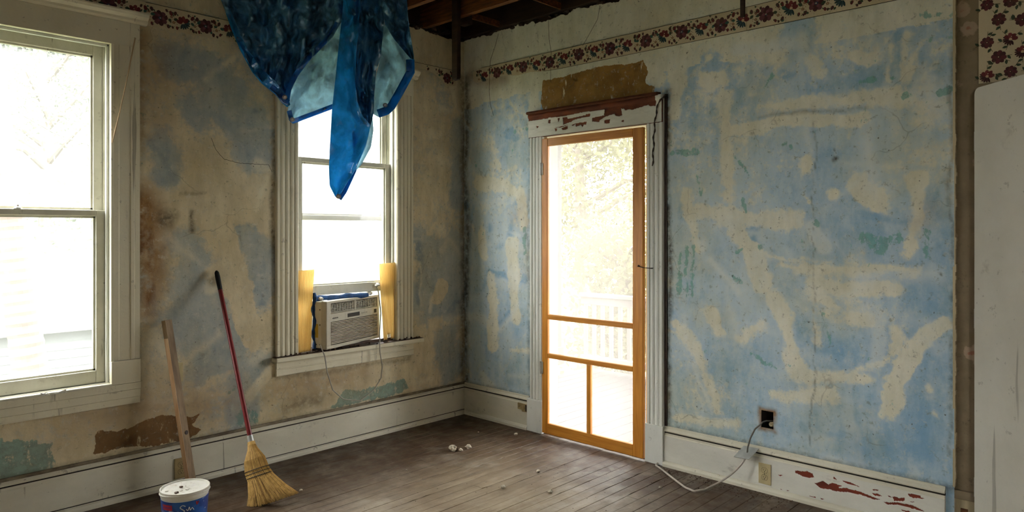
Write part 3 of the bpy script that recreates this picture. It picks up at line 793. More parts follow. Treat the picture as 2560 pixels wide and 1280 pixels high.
def head_fields(U, V):
    u = U + .003 * fbm(U, V, 90, 3, 5); v = V + .004 * fbm(U, V, 70, 3, 6)
    bare = np.zeros(U.shape, bool)
    for p in red: bare |= in_poly(u, v, p)
    ly = np.interp(-u, [-p[0] for p in lip], [p[1] for p in lip])
    cap = (v > ly) & (u > -1.790)
    return bare | cap
Um, Vm = np.meshgrid(us, vs_); bare = head_fields(Um, Vm)
def pos_head(U, V):
    lift = .0045 * fbm(U, V * 2.5, 16, 3, 77)
    x = -.032 - np.where(bare, 0, .0045 + np.maximum(lift, -.002))
    top = np.clip((V - 2.262) / .036, 0, 1)
    return x - .010 * np.where(V > 2.262, np.sin(top * 3.1), 0), U, V
at = np.stack([bare.astype(float)] * 3 + [np.ones(bare.shape)], -1)
def chip_mat(name, white, white2, red1, red2, st):
    n = NT(name)
    c = n.sep(n.attr('chips').outputs['Color'])[0]
    w = n.mix(n.step(n.noise(5, 6, .6, stretch=st), .35, .68), white, white2)
    w = n.mix(n.math('MULTIPLY', n.step(n.noise(13, 8, .68, stretch=st), .58, .76), .45), w, (.14, .11, .07))
    r = n.mix(n.step(n.noise(16, 6, .6, stretch=st), .38, .65), red1, red2)
    col = n.mix(n.step(c, .3, .7), w, r)
    n.bsdf(col, n.step(c, .3, .7, .5, .75), n.bump(n.noise(70, 5), .2, .004)); return n.m
M['head_chips'] = chip_mat('flaking_white_paint', (.80, .78, .68), (.68, .67, .57), (.22, .055, .018), (.12, .032, .013), (1, .4, 1))
M['base_chips'] = chip_mat('chipped_baseboard_paint', (.77, .75, .66), (.65, .63, .55), (.22, .035, .014), (.14, .022, .010), (1, .4, 1))
hb = MB().box(-.031, 0, -1.834, -.720, 2.126, 2.296, .002)
head = obj('head_board', hb, 'red_wood', trim)
grid_obj('flaking_paint', us, vs_, pos_head, 'head_chips', head, None, {'chips': at})
b = MB(); b.prism([(0, 2.294), (-.050, 2.294), (-.058, 2.302), (-.052, 2.314), (0, 2.318)], -1.805, -.718, 'y'); obj('head_cap', b, 'red_wood', trim)
b = MB(); b.box(-.034, .0, -1.836, -1.792, 2.268, 2.300, .003); obj('casing_end', b, 'trim_right', trim)

# ---- the screen door itself
sd = thing('door_1', 'varnished wooden screen door with four mesh panels', None, (-.03, -1.27, .012), kind='structure')
XD = -.040
fx0, fx1 = XD, -.012
def yz(px, py): return RW(px, py, XD)
yl, yr = -.857, -1.700
zt, zb = 2.108, .014
def dpart(name, y0, y1, z0, z1, mat_):
    b = MB(); b.box(fx0, fx1, y0, y1, z0, z1, .004); return obj(name, b, mat_, sd)
sl = .052; sr = .078
dpart('stile', yl, yl - sl, zb, zt, 'fir'); dpart('stile', yr + sr, yr, zb, zt, 'fir')
ya, yb_ = yl - sl, yr + sr
dpart('top_rail', ya, yb_, zt - .055, zt, 'fir_h'); dpart('bottom_rail', ya, yb_, zb, zb + .075, 'fir_h')
dpart('cross_rail', ya, yb_, .826, .862, 'fir_h'); dpart('cross_rail', ya, yb_, .552, .586, 'fir_h')
dpart('muntin', -1.253, -1.286, zb + .075, .552, 'fir')
xm = -.024
for (a, c, d, e) in ((ya, yb_, .862, zt - .055), (ya, yb_, .586, .826), (ya, -1.253, zb + .075, .552), (-1.286, yb_, zb + .075, .552)):
    b = MB().add([(xm, a, d), (xm, c, d), (xm, c, e), (xm, a, e)], [(0, 1, 2, 3)]); obj('screen_panel', b, 'screen', sd)
M['zinc'] = plain('zinc_plate', (.55, .56, .52), .45, .6)
M['iron'] = plain('black_iron', (.03, .025, .02), .6, .4)
for (z, mm) in ((1.893, 'trim_right'), (.478, 'zinc')):
    b = MB(); b.box(-.046, -.030, -.868, -.846, z - .042, z + .042, .002); hg = obj('hinge', b, mm, sd)
    b = MB(); b.tube([(-.048, -.851, z - .044), (-.048, -.851, z + .044)], .006, 10); obj('hinge_pin', b, 'zinc', hg)
b = MB()
b.tube([(-.044, -1.676, 1.228), (-.056, -1.680, 1.234), (-.058, -1.690, 1.226), (-.056, -1.715, 1.221), (-.056, -1.765, 1.219)], .0028, 6)
b.tube([(-.036, -1.768, 1.219), (-.056, -1.768, 1.219)], .004, 6); b.tube([(-.040, -1.672, 1.226), (-.056, -1.672, 1.228), (-.060, -1.678, 1.236), (-.054, -1.684, 1.232)], .0028, 6)
obj('hook_latch', b, 'iron', sd)

# ---- baseboards
def base_left(x0, x1):
    r = thing('baseboard_left', 'tall cream baseboard under the sash windows', None, ((x0 + x1) / 2, 0, 0), kind='structure')
    b = MB(); b.prism([(0, 0), (-.022, 0), (-.022, .186), (-.018, .192), (-.018, .203), (0, .203)], x0, x1, 'x'); obj('board', b, 'base_paint', r)
    b = MB(); b.prism([(0, .201), (-.016, .201), (-.016, .214), (0, .214)], x0, x1, 'x'); obj('dirt_groove', b, 'grime', r)
    b = MB(); b.prism([(0, .213), (-.026, .213), (-.028, .219), (-.022, .225), (-.012, .231), (-.012, .238), (0, .238)], x0, x1, 'x'); obj('cap_moulding', b, 'base_paint', r)
    b = MB(); b.prism([(-.003, .236), (-.0135, .232), (-.0150, .240), (-.012, .247), (-.003, .249)], x0, x1, 'x'); obj('cap_grime', b, 'grime_soft', r)
    b = MB(); b.prism([(-.022, 0), (-.042, 0), (-.042, .016), (-.036, .026), (-.022, .032)], x0, x1, 'x'); obj('shoe_moulding', b, 'base_paint', r)
    b = MB(); b.prism([(-.022, .032), (-.024, .032), (-.024, .036), (-.022, .036)], x0, x1, 'x'); obj('shoe_grime', b, 'grime', r)
    return r
base_left(XW, -.0)
def base_right(nm, lab, y0, y1, fine):
    r = thing(nm, lab, None, (0, (y0 + y1) / 2, 0), kind='structure')
    b = MB(); b.prism([(0, 0), (-.022, 0), (-.022, .186), (-.018, .192), (-.018, .203), (0, .203)], y0, y1, 'y'); bd = obj('board', b, 'base_paint', r)
    b = MB(); b.prism([(0, .201), (-.016, .201), (-.016, .215), (0, .215)], y0, y1, 'y'); obj('dirt_groove', b, 'grime', r)
    b = MB(); b.prism([(0, .214), (-.026, .214), (-.028, .220), (-.022, .226), (-.012, .233), (-.012, .244), (0, .244)], y0, y1, 'y'); obj('cap_moulding', b, 'base_paint', r)
    b = MB(); b.prism([(-.022, 0), (-.042, 0), (-.042, .016), (-.036, .026), (-.022, .032)], y0, y1, 'y'); obj('shoe_moulding', b, 'base_paint', r)
    if fine:
        k = lambda pts: [RW(1900 + x / 3.879, 960 + y / 3.879, -.024) for x, y in pts]
        polys = [k(p) for p in (
            [(340, 840), (450, 850), (452, 842), (510, 870), (525, 905), (470, 912), (400, 890), (345, 862)],
            [(530, 962), (570, 955), (610, 938), (660, 972), (700, 958), (800, 990), (765, 1000), (760, 1012), (830, 1008), (960, 1040), (1080, 1090), (1170, 1122), (1100, 1118), (980, 1075), (850, 1048), (740, 1042), (680, 1022), (590, 1012), (555, 985)],
            [(790, 935), (880, 955), (970, 1000), (850, 968)], [(708, 903), (722, 903), (742, 932), (715, 922)], [(1088, 1058), (1140, 1063), (1192, 1092), (1110, 1082)], [(1088, 1020), (1145, 1028), (1147, 1036), (1100, 1034)],
            [(1285, 1093), (1310, 1093), (1345, 1107), (1405, 1105), (1400, 1137), (1300, 1132)], [(1433, 1063), (1555, 1080), (1560, 1100), (1605, 1117), (1480, 1103), (1440, 1087)],
            [(1195, 1140), (1250, 1150), (1330, 1148), (1480, 1178), (1560, 1215), (1600, 1242), (1500, 1214), (1350, 1172), (1230, 1168)], [(1355, 1218), (1400, 1222), (1470, 1240), (1440, 1255)],
            [(478, 1083), (540, 1098), (538, 1104), (480, 1092)], [(575, 1103), (620, 1118), (600, 1122)], [(170, 876), (222, 886), (190, 894)], [(1235, 1085), (1250, 1083), (1290, 1106), (1255, 1100)], [(1445, 1138), (1500, 1145), (1480, 1150)],
            [(190, 1015), (222, 1022), (200, 1024)], [(255, 1028), (285, 1036), (262, 1037)])]
        us = axis(y0, y1, .0030); vs_ = axis(.033, .186, .0028)
        U, V = np.meshgrid(us, vs_); u = U + .004 * fbm(U, V, 80, 3, 5); v = V + .003 * fbm(U, V, 80, 3, 9)
        ch = np.zeros(U.shape, bool)
        for p in polys: ch |= in_poly(u, v, p)
        at = np.stack([ch.astype(float)] * 3 + [np.ones(ch.shape)], -1)
        grid_obj('chipped_paint', us, vs_, lambda U, V: (-.0222 - np.where(ch, 0, .0022), U, V), 'base_chips', bd, None, {'chips': at})
    return r
base_right('baseboard_corner', 'short baseboard between the corner and the screen door', -.706, 0, False)
base_right('baseboard_right', 'white baseboard with red chipped patches right of the screen door', -3.351, -1.841, True)

# ---- strip where the door casing was pulled off: old flowered paper, ledge and black gap below
def old_paper():
    n = NT('taupe_old_wallpaper')
    col = n.mix(n.step(n.noise(5, 6, .6), .35, .68), (.27, .21, .13), (.19, .145, .085))
    v = n.node('ShaderNodeTexVoronoi'); v.inputs['Scale'].default_value = 7.5; n.link(n.tc.outputs['Object'], v.inputs['Vector'])
    d = n.math('MULTIPLY_ADD', n.math('SUBTRACT', n.noise(40, 3), .5), .25, v.outputs['Distance'])
    col = n.mix(n.step(d, .30, .24), col, (.42, .31, .21)); col = n.mix(n.step(d, .13, .09), col, (.36, .17, .11))
    g = n.step(n.noise(22, 8, .7), .58, .70); col = n.mix(n.math('MULTIPLY', g, .6), col, (.10, .07, .045))
    n.bsdf(col, .85, n.bump(n.noise(50, 5), .3, .004)); return n.m
M['old_paper'] = old_paper()
b = MB(); b.box(.018, .035, -3.56, -3.384, .235, CEIL); obj('stripped_strip', b, 'old_paper', wall_end)
b = MB(); b.box(.0, .03, -3.56, -3.352, .196, .236, .004); obj('sole_ledge', b, 'old_paper', wall_end)
b = MB(); b.box(.035, .04, -3.56, -3.345, 0, .2); b.box(.0, .04, -3.352, -3.346, 0, .2); obj('black_gap', b, 'grime', wall_end)
b = MB(); b.prism([(.028, .0), (.028, .12), (.033, .19), (.035, .19), (.035, 0)], -3.435, -3.405, 'y'); obj('wood_sliver', b, 'joist_wood', wall_end)
b = MB()                                       # ragged raw edge of the plasterboard
for k in range(150):
    z = .25 + k * .018; b.box(-.004, .03, -3.386 - .003 - .006 * abs(math.sin(k * .37)) * rnd.random(), -3.380, z, z + .0185)
obj('raw_edge', b, 'wall_left' if False else 'plain_wall', wall_end)

# ---- wallpaper border: cream strip with a printed garland of flowers
def tint_mat(name, rough=.8, wash=(.13, .10, .06)):
    n = NT(name); c = n.attr('ink').outputs['Color']
    c = n.mix(n.math('MULTIPLY', n.step(n.noise(9, 7, .66), .50, .74), .35), c, wash)
    n.bsdf(c, rough, n.bump(n.noise(50, 4), .15, .003), spec=.2); return n.m
M['print'] = tint_mat('printed_garland')
M['border_paper'] = paint('cream_border_paper', (.62, .52, .34), c2=(.54, .45, .28), amount=.3, scale=5)
class Print:
    def __init__(s, seed): s.v = []; s.f = []; s.c = []; s.r = random.Random(seed); s.lv = 0
    def poly(s, pts, col):
        o = len(s.v); s.lv += 1; d = (s.lv % 40) * .00002
        for p in pts: s.v.append((p[0], p[1], d)); s.c.append((*col, 1))
        s.f.append(tuple(range(o, o + len(pts))))
    def blob(s, x, y, rx, ry, col, ang=0.0, n=10, jag=.0):
        c_, s_ = math.cos(ang), math.sin(ang); pts = []
        for k in range(n):
            a = 2 * math.pi * k / n; q = 1 + jag * s.r.uniform(-1, 1)
            px, py = rx * q * math.cos(a), ry * q * math.sin(a); pts.append((x + c_ * px - s_ * py, y + s_ * px + c_ * py))
        s.poly(pts, col)
    def leaf(s, x, y, L, w, ang, col):
        c_, s_ = math.cos(ang), math.sin(ang)
        pts = [(0, 0), (.25, .8), (.55, 1), (.85, .5), (1.05, 0), (.8, -.55), (.5, -.9), (.2, -.7)]
        s.poly([(x + c_ * a * L - s_ * b * w, y + s_ * a * L + c_ * b * w) for a, b in pts], col)
    def stem(s, x0, y0, x1, y1, w, col):
        dx, dy = x1 - x0, y1 - y0; l = math.hypot(dx, dy) + 1e-9; nx, ny = -dy / l * w, dx / l * w
        s.poly([(x0 + nx, y0 + ny), (x1 + nx, y1 + ny), (x1 - nx, y1 - ny), (x0 - nx, y0 - ny)], col)
    def rose(s, x, y, r, a, b, mid):
        for k in range(8):
            t = k * math.pi / 4 + .2; s.blob(x + .66 * r * math.cos(t), y + .66 * r * math.sin(t), .42 * r, .36 * r, a if k % 2 else b, t, 9, .10)
        for k in range(6):
            t = k * math.pi / 3; s.blob(x + .34 * r * math.cos(t), y + .34 * r * math.sin(t), .26 * r, .2 * r, b if k % 2 else tuple(v * 1.35 for v in a), t, 8, .12)
        s.blob(x, y, .24 * r, .22 * r, mid); s.blob(x + .03 * r, y, .1 * r, .09 * r, (.55, .42, .25))
    def fan(s, x, y, r, a, teal):
        for k in range(7):
            t = -1.9 + k * .38; s.blob(x + .62 * r * math.cos(t), y + .62 * r * math.sin(t), .42 * r, .15 * r, teal if k % 2 else tuple(v * .65 for v in teal), t, 8, .1)
        for t in (.7, 1.5, 2.3, 3.1): s.blob(x + .5 * r * math.cos(t), y + .5 * r * math.sin(t), .44 * r, .3 * r, a if t != 1.5 else tuple(v * 1.4 for v in a), t, 9, .14)
        s.blob(x, y, .2 * r, .18 * r, (.60, .40, .25)); s.blob(x - .1 * r, y + .35 * r, .07 * r, .07 * r, (.7, .6, .4))
    def sprig(s, x, y, r, col, g):
        s.stem(x - 1.6 * r, y - .6 * r, x + 1.2 * r, y + .5 * r, .05 * r, (.14, .10, .06))
        for k in range(5):
            t = k * 1.256 + .3; s.blob(x + .42 * r * math.cos(t), y + .42 * r * math.sin(t), .34 * r, .26 * r, col, t, 8, .1)
        s.blob(x, y, .2 * r, .2 * r, (.55, .38, .18))
        for k in range(5):
            t = s.r.uniform(0, 6.28); s.leaf(x + 1.2 * r * math.cos(t), y + 1.0 * r * math.sin(t), .5 * r, .16 * r, t + s.r.uniform(-.8, .8), g if k % 2 else col)
    def build(s, name, place, parent):
        me = bpy.data.meshes.new(name); o = root_loc(parent)
        me.from_pydata([tuple(Vector(place(*p)) - o) for p in s.v], [], s.f)
        a = me.attributes.new('ink', 'FLOAT_COLOR', 'POINT'); a.data.foreach_set('color', [t for c in s.c for t in c])
        me.materials.append(M['print']); ob = bpy.data.objects.new(name, me); COL.objects.link(ob); ob.parent = parent; return ob
PUR, RED, TEAL, GRN, DRK = (.15, .055, .065), (.15, .034, .036), (.05, .085, .09), (.055, .075, .045), (.085, .035, .035)
def garland(lo, hi, zc, amp, hgt, seed, keep=lambda u, w: True):
    p = Print(seed); k = 0; u = lo + .06; step = .132
    while u < hi - .02:
        w = zc + amp * math.sin(u * 9)
        if k % 2 == 0: item = lambda: p.rose(u, w, hgt * .32, PUR, DRK, (.05, .06, .10))
        else: item = lambda: p.fan(u, w, hgt * .32, RED, TEAL)
        if keep(u, w): item()
        for (du, dw, r, c, kind) in ((.052, .034, .011, RED, 0), (.066, -.016, .013, (.26, .15, .09), 1), (.050, -.042, .009, DRK, 0), (.082, .036, .010, DRK, 0), (.044, .006, .011, GRN, 2), (.078, .006, .012, GRN, 2), (.066, .020, .011, (.22, .10, .07), 1), (.086, -.040, .008, RED, 0), (.036, -.044, .008, GRN, 2), (.030, .044, .007, DRK, 0), (.070, -.048, .006, DRK, 0), (.064, .050, .006, GRN, 2)):
            a, c2 = u + du + p.r.uniform(-.008, .008), zc + dw * hgt / .13 + p.r.uniform(-.006, .006)
            if not keep(a, c2) or a > hi - .01: continue
            if kind == 0:
                p.blob(a, c2, r * .9, r * 1.3, c, p.r.uniform(-.6, .6), 9, .12); p.leaf(a + r, c2, r * 1.3, r * .4, p.r.uniform(0, 6), GRN)
                p.stem(a, c2, a + .010, c2 + .008, .0008, (.12, .08, .05))
            elif kind == 1: p.sprig(a, c2, r, c, GRN)
            else: p.leaf(a, c2, r * 2.2, r * .8, p.r.uniform(-1, 1.6), (.05, .11, .085) if p.r.random() < .6 else GRN); p.blob(a - r, c2 + r, r * .3, r * .35, DRK)
        u += step * p.r.uniform(.94, 1.06); k += 1
    return p
# left wall run: x from the window head to the corner, torn towards the corner
border = thing('trim_2', 'floral wallpaper border high on both walls', None, (0, 0, 2.65), kind='structure')
def bord_low_left(x):  # torn lower edge rises near the corner
    return np.interp(x, [-3.7, -1.2, -.75, -.55, -.42, -.33, -.26, -.20, -.10, 0], [2.580, 2.590, 2.60, 2.668, 2.675, 2.655, 2.62, 2.575, 2.60, 2.64])
def strip(name, xs, low, high, place, parent):
    m = MB(); vs = []; fs = []
    for i, x in enumerate(xs):
        for d in (.0, .0012): vs += [place(x, float(low[i]), d), place(x, float(high[i]), d)]
    for i in range(len(xs) - 1):
        o = i * 4; fs += [(o + 2, o + 6, o + 7, o + 3), (o, o + 1, o + 5, o + 4), (o, o + 4, o + 6, o + 2), (o + 1, o + 3, o + 7, o + 5)]
    m.add(vs, fs); return obj(name, m, 'border_paper', parent)
placeL = lambda u, w, d: (u, -.0135 - d, w)
placeR = lambda u, w, d: (-.0125 - d, u, w)
xs = np.linspace(-3.7, -.105, 160)
lo = bord_low_left(xs) + .004 * fbm(xs, xs * 0, 30, 3, 3); hi_ = 2.712 + .002 * fbm(xs, xs * 0, 20, 3, 4)
sL = strip('border_strip', xs, lo, hi_, placeL, border)
garland(-3.68, -.11, 2.648, .006, .125, 3, lambda u, w: w - .012 > float(bord_low_left(u)) and not (-.72 < u < -.42 and w < 2.69)).build('floral_print', lambda a, c, d: placeL(a, c, d + .0016), sL)
xs = np.linspace(-3.384, -.115, 170)
lowR = lambda y: np.interp(-np.asarray(y), [.115, .17, .22, .30, .45, .60, .72, .82, 1.0, 3.4], [2.632, 2.612, 2.622, 2.632, 2.626, 2.606, 2.612, 2.598, 2.592, 2.588])
lo = lowR(xs) + .003 * fbm(xs, xs * 0, 30, 3, 5); hi_ = np.interp(-xs, [.115, .2, .35, 3.4], [2.700, 2.722, 2.724, 2.722]) + .003 * fbm(xs, xs * 0, 16, 3, 6)
sR = strip('border_strip', xs, lo, hi_, placeR, border)
garland(-3.36, -.13, 2.656, .006, .13, 9, lambda u, w: w - .010 > float(lowR(u))).build('floral_print', lambda a, c, d: placeR(a, c, d + .0016), sR)
for (y0, y1, side) in ((-3.384, -.2, 0),):
    ys = np.linspace(y0, y1, 120)
    m = MB(); m.tube([(-.0135, float(y), 2.7225 + .002 * float(fbm(np.array([y]), np.array([0.]), 12, 2, 4)[0])) for y in ys], .0016, 5); obj('border_curl', m, 'grime', border)
    m = MB(); m.tube([(-.0135, float(y), float(lowR(y)) - .001) for y in np.linspace(y0, -.85, 90)], .0014, 5); obj('border_curl', m, 'grime', border)
m = MB(); m.tube([(float(x), -.0145, 2.713) for x in np.linspace(-2.4, -.12, 60)], .0013, 5); obj('border_curl', m, 'grime', border)
# flowered paper above the white door
b = MB(); b.box(.0, .018, -4.30, -3.482, 2.128, CEIL); ob = obj('flowered_paper', b, 'border_paper', wall_end)
p = Print(21)
for i in range(8):
    for j in range(8):
        u = -3.515 - i * .088 + (.044 if j % 2 else 0); w = 2.165 + j * .078 + p.r.uniform(-.010, .010)
        if u > -3.50 or u < -4.27: continue
        if (i + j) % 3 == 0: p.fan(u, w, .030, RED, DRK)
        elif (i + 2 * j) % 5 == 0: p.sprig(u, w, .022, (.26, .12, .08), GRN)
        else: p.rose(u, w, .024 + .006 * p.r.random(), DRK, (.13, .04, .045), (.08, .03, .03))
        for q in range(4):
            t = p.r.uniform(0, 6.28); p.leaf(u + .033 * math.cos(t), w + .033 * math.sin(t), .020, .006, t + 1, GRN); p.stem(u + .02 * math.cos(t), w + .02 * math.sin(t), u + .05 * math.cos(t), w + .05 * math.sin(t), .0009, (.10, .08, .05))
p.build('floral_print', lambda a, c, d: (-.0008 - d, a, c), ob)

# ---- white slab door standing half open at the right edge
M['white_door'] = paint('scuffed_white_door', (.72, .69, .60), c2=(.64, .61, .52), amount=.35, scale=2.5, rough=.5, fine=40)
DA = math.atan2(-VY, -VX) + .045
wd = thing('door_2', 'scuffed white slab door standing half open at the right edge', None, (-.038, -3.487, 0), kind='structure', rz=DA)
b = MB()
w, hh, r_ = .76, 2.10, .028
pr = [(0, .012), (w, .012), (w, hh)] + [(r_ - r_ * math.sin(t), hh - r_ + r_ * math.cos(t)) for t in np.linspace(0, P2, 6)]
b.prism(pr, -.018, .018, 'y'); obj('slab', b, 'white_door', wd, local=True)
b = MB(); b.box(-.006, .010, .017, .024, .30, 2.02, .002); obj('edge_strip', b, 'trim_right', wd, local=True)
for z in (.28, 1.05, 1.86):
    b = MB(); b.box(-.012, .004, -.012, .02, z - .045, z + .045, .002); obj('hinge', b, 'zinc', wd, local=True)
for i_, (px_, pz_) in enumerate(((.03, 2.02), (.06, 2.035), (.075, 1.74), (.045, 1.70), (.028, 1.80), (.030, 1.66), (.10, 1.95), (.115, 1.60))):
    q_ = MB().lump((0, 0, 0), .006 if i_ % 2 else .009, 700 + i_, .25); q_.v = [(px_ + a_, .0178 + c_, pz_ + b_) for a_, b_, c_ in q_.v]; obj('filled_nail_hole', q_, 'old_paper', wd, local=True)
b = MB(); b.box(.026, .050, .0175, .0188, 1.30, 1.345, .0006); kn = obj('catch_plate', b, 'grime', wd, local=True)
b = MB(); b.tube([(.038, .018, 1.327), (.038, .034, 1.327), (.040, .040, 1.326)], [.008, .010, .007], 10); obj('catch', b, 'zinc', kn, local=True)

# ==================================================================  OUTSIDE
M['grass'] = plain('lawn', (.10, .12, .05), .9, 0, .4, 3)
GZ = -1.5
b = MB().box(-30, 40, -30, 45, GZ - .1, GZ); g = obj('ground', b, 'grass'); tag(g, 'lawn around the house', kind='structure')
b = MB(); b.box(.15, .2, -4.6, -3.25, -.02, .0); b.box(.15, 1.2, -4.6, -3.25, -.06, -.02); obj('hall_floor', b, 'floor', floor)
M['porch_paint'] = paint('pale_grey_porch_paint', (.13, .12, .108), c2=(.10, .094, .085), amount=.3, scale=3)
M['porch_deck'] = paint('weathered_deck', (.040, .037, .034), c2=(.032, .030, .027), amount=.3, scale=4, stretch=(.3, 1, 1))
pf = thing('porch_deck', 'pale weathered board deck outside the screen door', 'porch', (1.2, -1.5, -.1))
for k in range(32):
    yy = .6 - k * .135
    b = MB().box(.15, 2.42, yy - .13, yy, -.09, -.06, .003); obj('deck_board', b, 'porch_deck', pf)
b = MB().box(.15, 2.40, -3.8, .6, GZ, -.095); obj('deck_skirt', b, 'porch_deck', pf)
rl = thing('porch_railing', 'white porch railing with square balusters outside the screen door', 'railing', (2.3, -1.5, -.06))
b = MB().box(2.25, 2.37, -3.7, .6, .735, .775, .006); obj('top_rail', b, 'porch_paint', rl)
b = MB().box(2.285, 2.335, -3.7, .6, .655, .735, .003); obj('sub_rail', b, 'porch_paint', rl)
b = MB().box(2.27, 2.35, -3.7, .6, .04, .10, .004); obj('bottom_rail', b, 'porch_paint', rl)
bal = None
for k in range(38):
    yy = .55 - k * .113
    if bal is None:
        b = MB().box(2.292, 2.328, yy - .018, yy + .018, .098, .657, .003); bal = obj('baluster', b, 'porch_paint', rl); y00 = yy
    else:
        c = bal.copy(); COL.objects.link(c); c.parent = rl; c.location = (0, yy - y00, 0)
PY = RW(1386, 600, 2.31)[0]
pp = thing('porch_post', 'square porch post beyond the screen door', 'post', (2.31, PY, -.06))
b = MB().box(2.25, 2.37, PY - .06, PY + .06, -.06, 2.54, .006); obj('shaft', b, 'porch_paint', pp)
b = MB().box(2.23, 2.39, PY - .08, PY + .08, -.06, .14, .006); obj('base', b, 'porch_paint', pp)
pr_ = thing('porch_roof', 'sloping porch roof edge above the screen door', 'roof', (1.2, -1.5, 2.7))
b = MB(); b.add([(.15, -3.9, 3.02), (2.75, -3.9, 2.62), (2.75, .9, 2.62), (.15, .9, 3.02), (.15, -3.9, 3.08), (2.75, -3.9, 2.68), (2.75, .9, 2.68), (.15, .9, 3.08)], [(0, 1, 2, 3), (7, 6, 5, 4), (0, 4, 5, 1), (1, 5, 6, 2), (2, 6, 7, 3), (3, 7, 4, 0)])
obj('roof_boards', b, 'porch_paint', pr_)
b = MB().box(2.25, 2.37, -3.9, .9, 2.54, 2.72, .004); obj('beam', b, 'porch_paint', pr_)

# exterior face of the house so that nothing is paper thin from outside
M['leaf'] = None
def leaf_mat(name, a, b_):
    n = NT(name)
    oi = n.noise(2.2, 3); c = n.mix(n.step(oi, .4, .6), a, b_)
    d = n.node('ShaderNodeBsdfDiffuse'); n.link(c, d.inputs[0]); t = n.node('ShaderNodeBsdfTranslucent'); n.link(c, t.inputs[0])
    m = n.node('ShaderNodeMixShader'); m.inputs[0].default_value = .45; n.link(d.outputs[0], m.inputs[1]); n.link(t.outputs[0], m.inputs[2]); n.link(m.outputs[0], n.out.inputs[0]); return n.m
M['leaf'] = leaf_mat('yellow_green_leaves', (.22, .22, .125), (.165, .165, .095))
M['leaf2'] = leaf_mat('grey_green_leaves', (.22, .24, .19), (.18, .20, .16))
M['bark'] = wood('grey_bark', (.20, .17, .14), (.15, .125, .10), (3, 3, .4), 10)
def tree(name, label, x, y, h, rad, n, seed, leaf, group, low=.3):
    r = random.Random(seed)
    t = thing(name, label, 'tree', (x, y, GZ), group)
    b = MB(); b.tube([(x, y, GZ - .01), (x + r.uniform(-.1, .1), y + r.uniform(-.1, .1), h * .35), (x + r.uniform(-.2, .2), y, h * .7)], [.16, .12, .05], 10); obj('trunk', b, 'bark', t)
    b = MB()
    for k in range(7):
        a = r.uniform(0, 6.28); z = h * r.uniform(.3, .6); e = rad * r.uniform(.5, .9)
        b.tube([(x, y, z), (x + e * .5 * math.cos(a), y + e * .5 * math.sin(a), z + .3 * e), (x + e * math.cos(a), y + e * math.sin(a), z + r.uniform(.3, .7) * e)], [.06, .04, .015], 6)
    obj('branches', b, 'bark', t)
    rs = np.random.RandomState(seed)
    cl = rs.randn(26, 3); cl /= np.linalg.norm(cl, axis=1)[:, None]; cl *= (rs.rand(26, 1) ** .4)
    cl = cl * [rad, rad, h * (1 - low) * .5] + [x, y, h * (low + (1 - low) * .5)]
    c = cl[rs.randint(0, 26, n)] + rs.randn(n, 3) * rad * .22
    sz = .026 + .035 * rs.rand(n)
    a = rs.randn(n, 3); a /= np.linalg.norm(a, axis=1)[:, None]; bb = np.cross(a, rs.randn(n, 3)); bb /= np.linalg.norm(bb, axis=1)[:, None]
    a *= sz[:, None]; bb *= sz[:, None] * .55
    V4 = np.stack([c - a, c + bb, c + a, c - bb], 1).reshape(-1, 3)
    m = MB(); m.v = [tuple(p) for p in V4]; m.f = [tuple(range(4 * i, 4 * i + 4)) for i in range(n)]
    o = obj('foliage', m, leaf, t); o['kind'] = 'stuff'
for i, (x, y, h, rad, n, lf, low, lab) in enumerate((
        (6.0, 3.4, 4.8, 1.7, 15000, 'leaf', .18, 'leafy yellow-green tree filling the left of the screen door view'),
        (4.0, 1.2, 1.9, .95, 7000, 'leaf', -.3, 'low bushy shrub behind the porch railing in the screen door view'),
        (10.5, 4.8, 5.2, 2.2, 11000, 'leaf', .2, 'tall tree farther back seen through the screen door'),
        )):
    tree('tree', lab, x, y, h, rad, n, 40 + i, lf, 'trees beyond the porch', low)
tree('tree', 'grey-green tree behind the shed seen through the left window', 0.0, 12.3, 8.0, 1.9, 15000, 60, 'leaf2', 'trees beyond the left window', .12)
M['siding'] = paint('pale_blue_siding', (.17, .185, .195), c2=(.15, .165, .175), amount=.15, scale=2)
M['roofing'] = paint('pale_grey_shingles', (.17, .17, .17), c2=(.14, .14, .14), amount=.3, scale=3)
# house added to block the lower sky, so window light falls steeper
M['house_paint'] = paint('pale_house_paint', (.30, .31, .31), c2=(.26, .27, .27), amount=.2, scale=1)
nh = thing('added_house', 'pale two-storey house added behind the garden shed to block low sky', 'building', (-4.0, 16, GZ))
b = MB().box(-18, 9, 14.5, 20, GZ, 5.6); obj('wall', b, 'house_paint', nh)
b = MB(); b.add([(-18.5, 14.1, 5.5), (9.5, 14.1, 5.5), (9.5, 17.2, 8.4), (-18.5, 17.2, 8.4), (-18.5, 20.3, 5.5), (9.5, 20.3, 5.5)], [(0, 1, 2, 3), (3, 2, 5, 4), (1, 5, 2), (0, 3, 4), (0, 4, 5, 1)]); obj('roof', b, 'roofing', nh)
for k in range(7):
    for z in (.2, 3.0):
        x = -15.6 + k * 3.4; b = MB().box(x, x + 1.0, 14.46, 14.52, z, z + 1.7, .01); wn = obj('window', b, 'porch_paint', nh); b = MB().box(x + .08, x + .92, 14.45, 14.465, z + .08, z + 1.62); obj('pane', b, 'grime', wn)
b = MB().box(-18, 9, -20, -14.5, GZ, 6.4); tag(obj('low_sky_blocker', b, 'house_paint'), 'unseen block behind the camera, added to cut low sky light', kind='structure')  # unseen block, added to keep low sky out of the back window
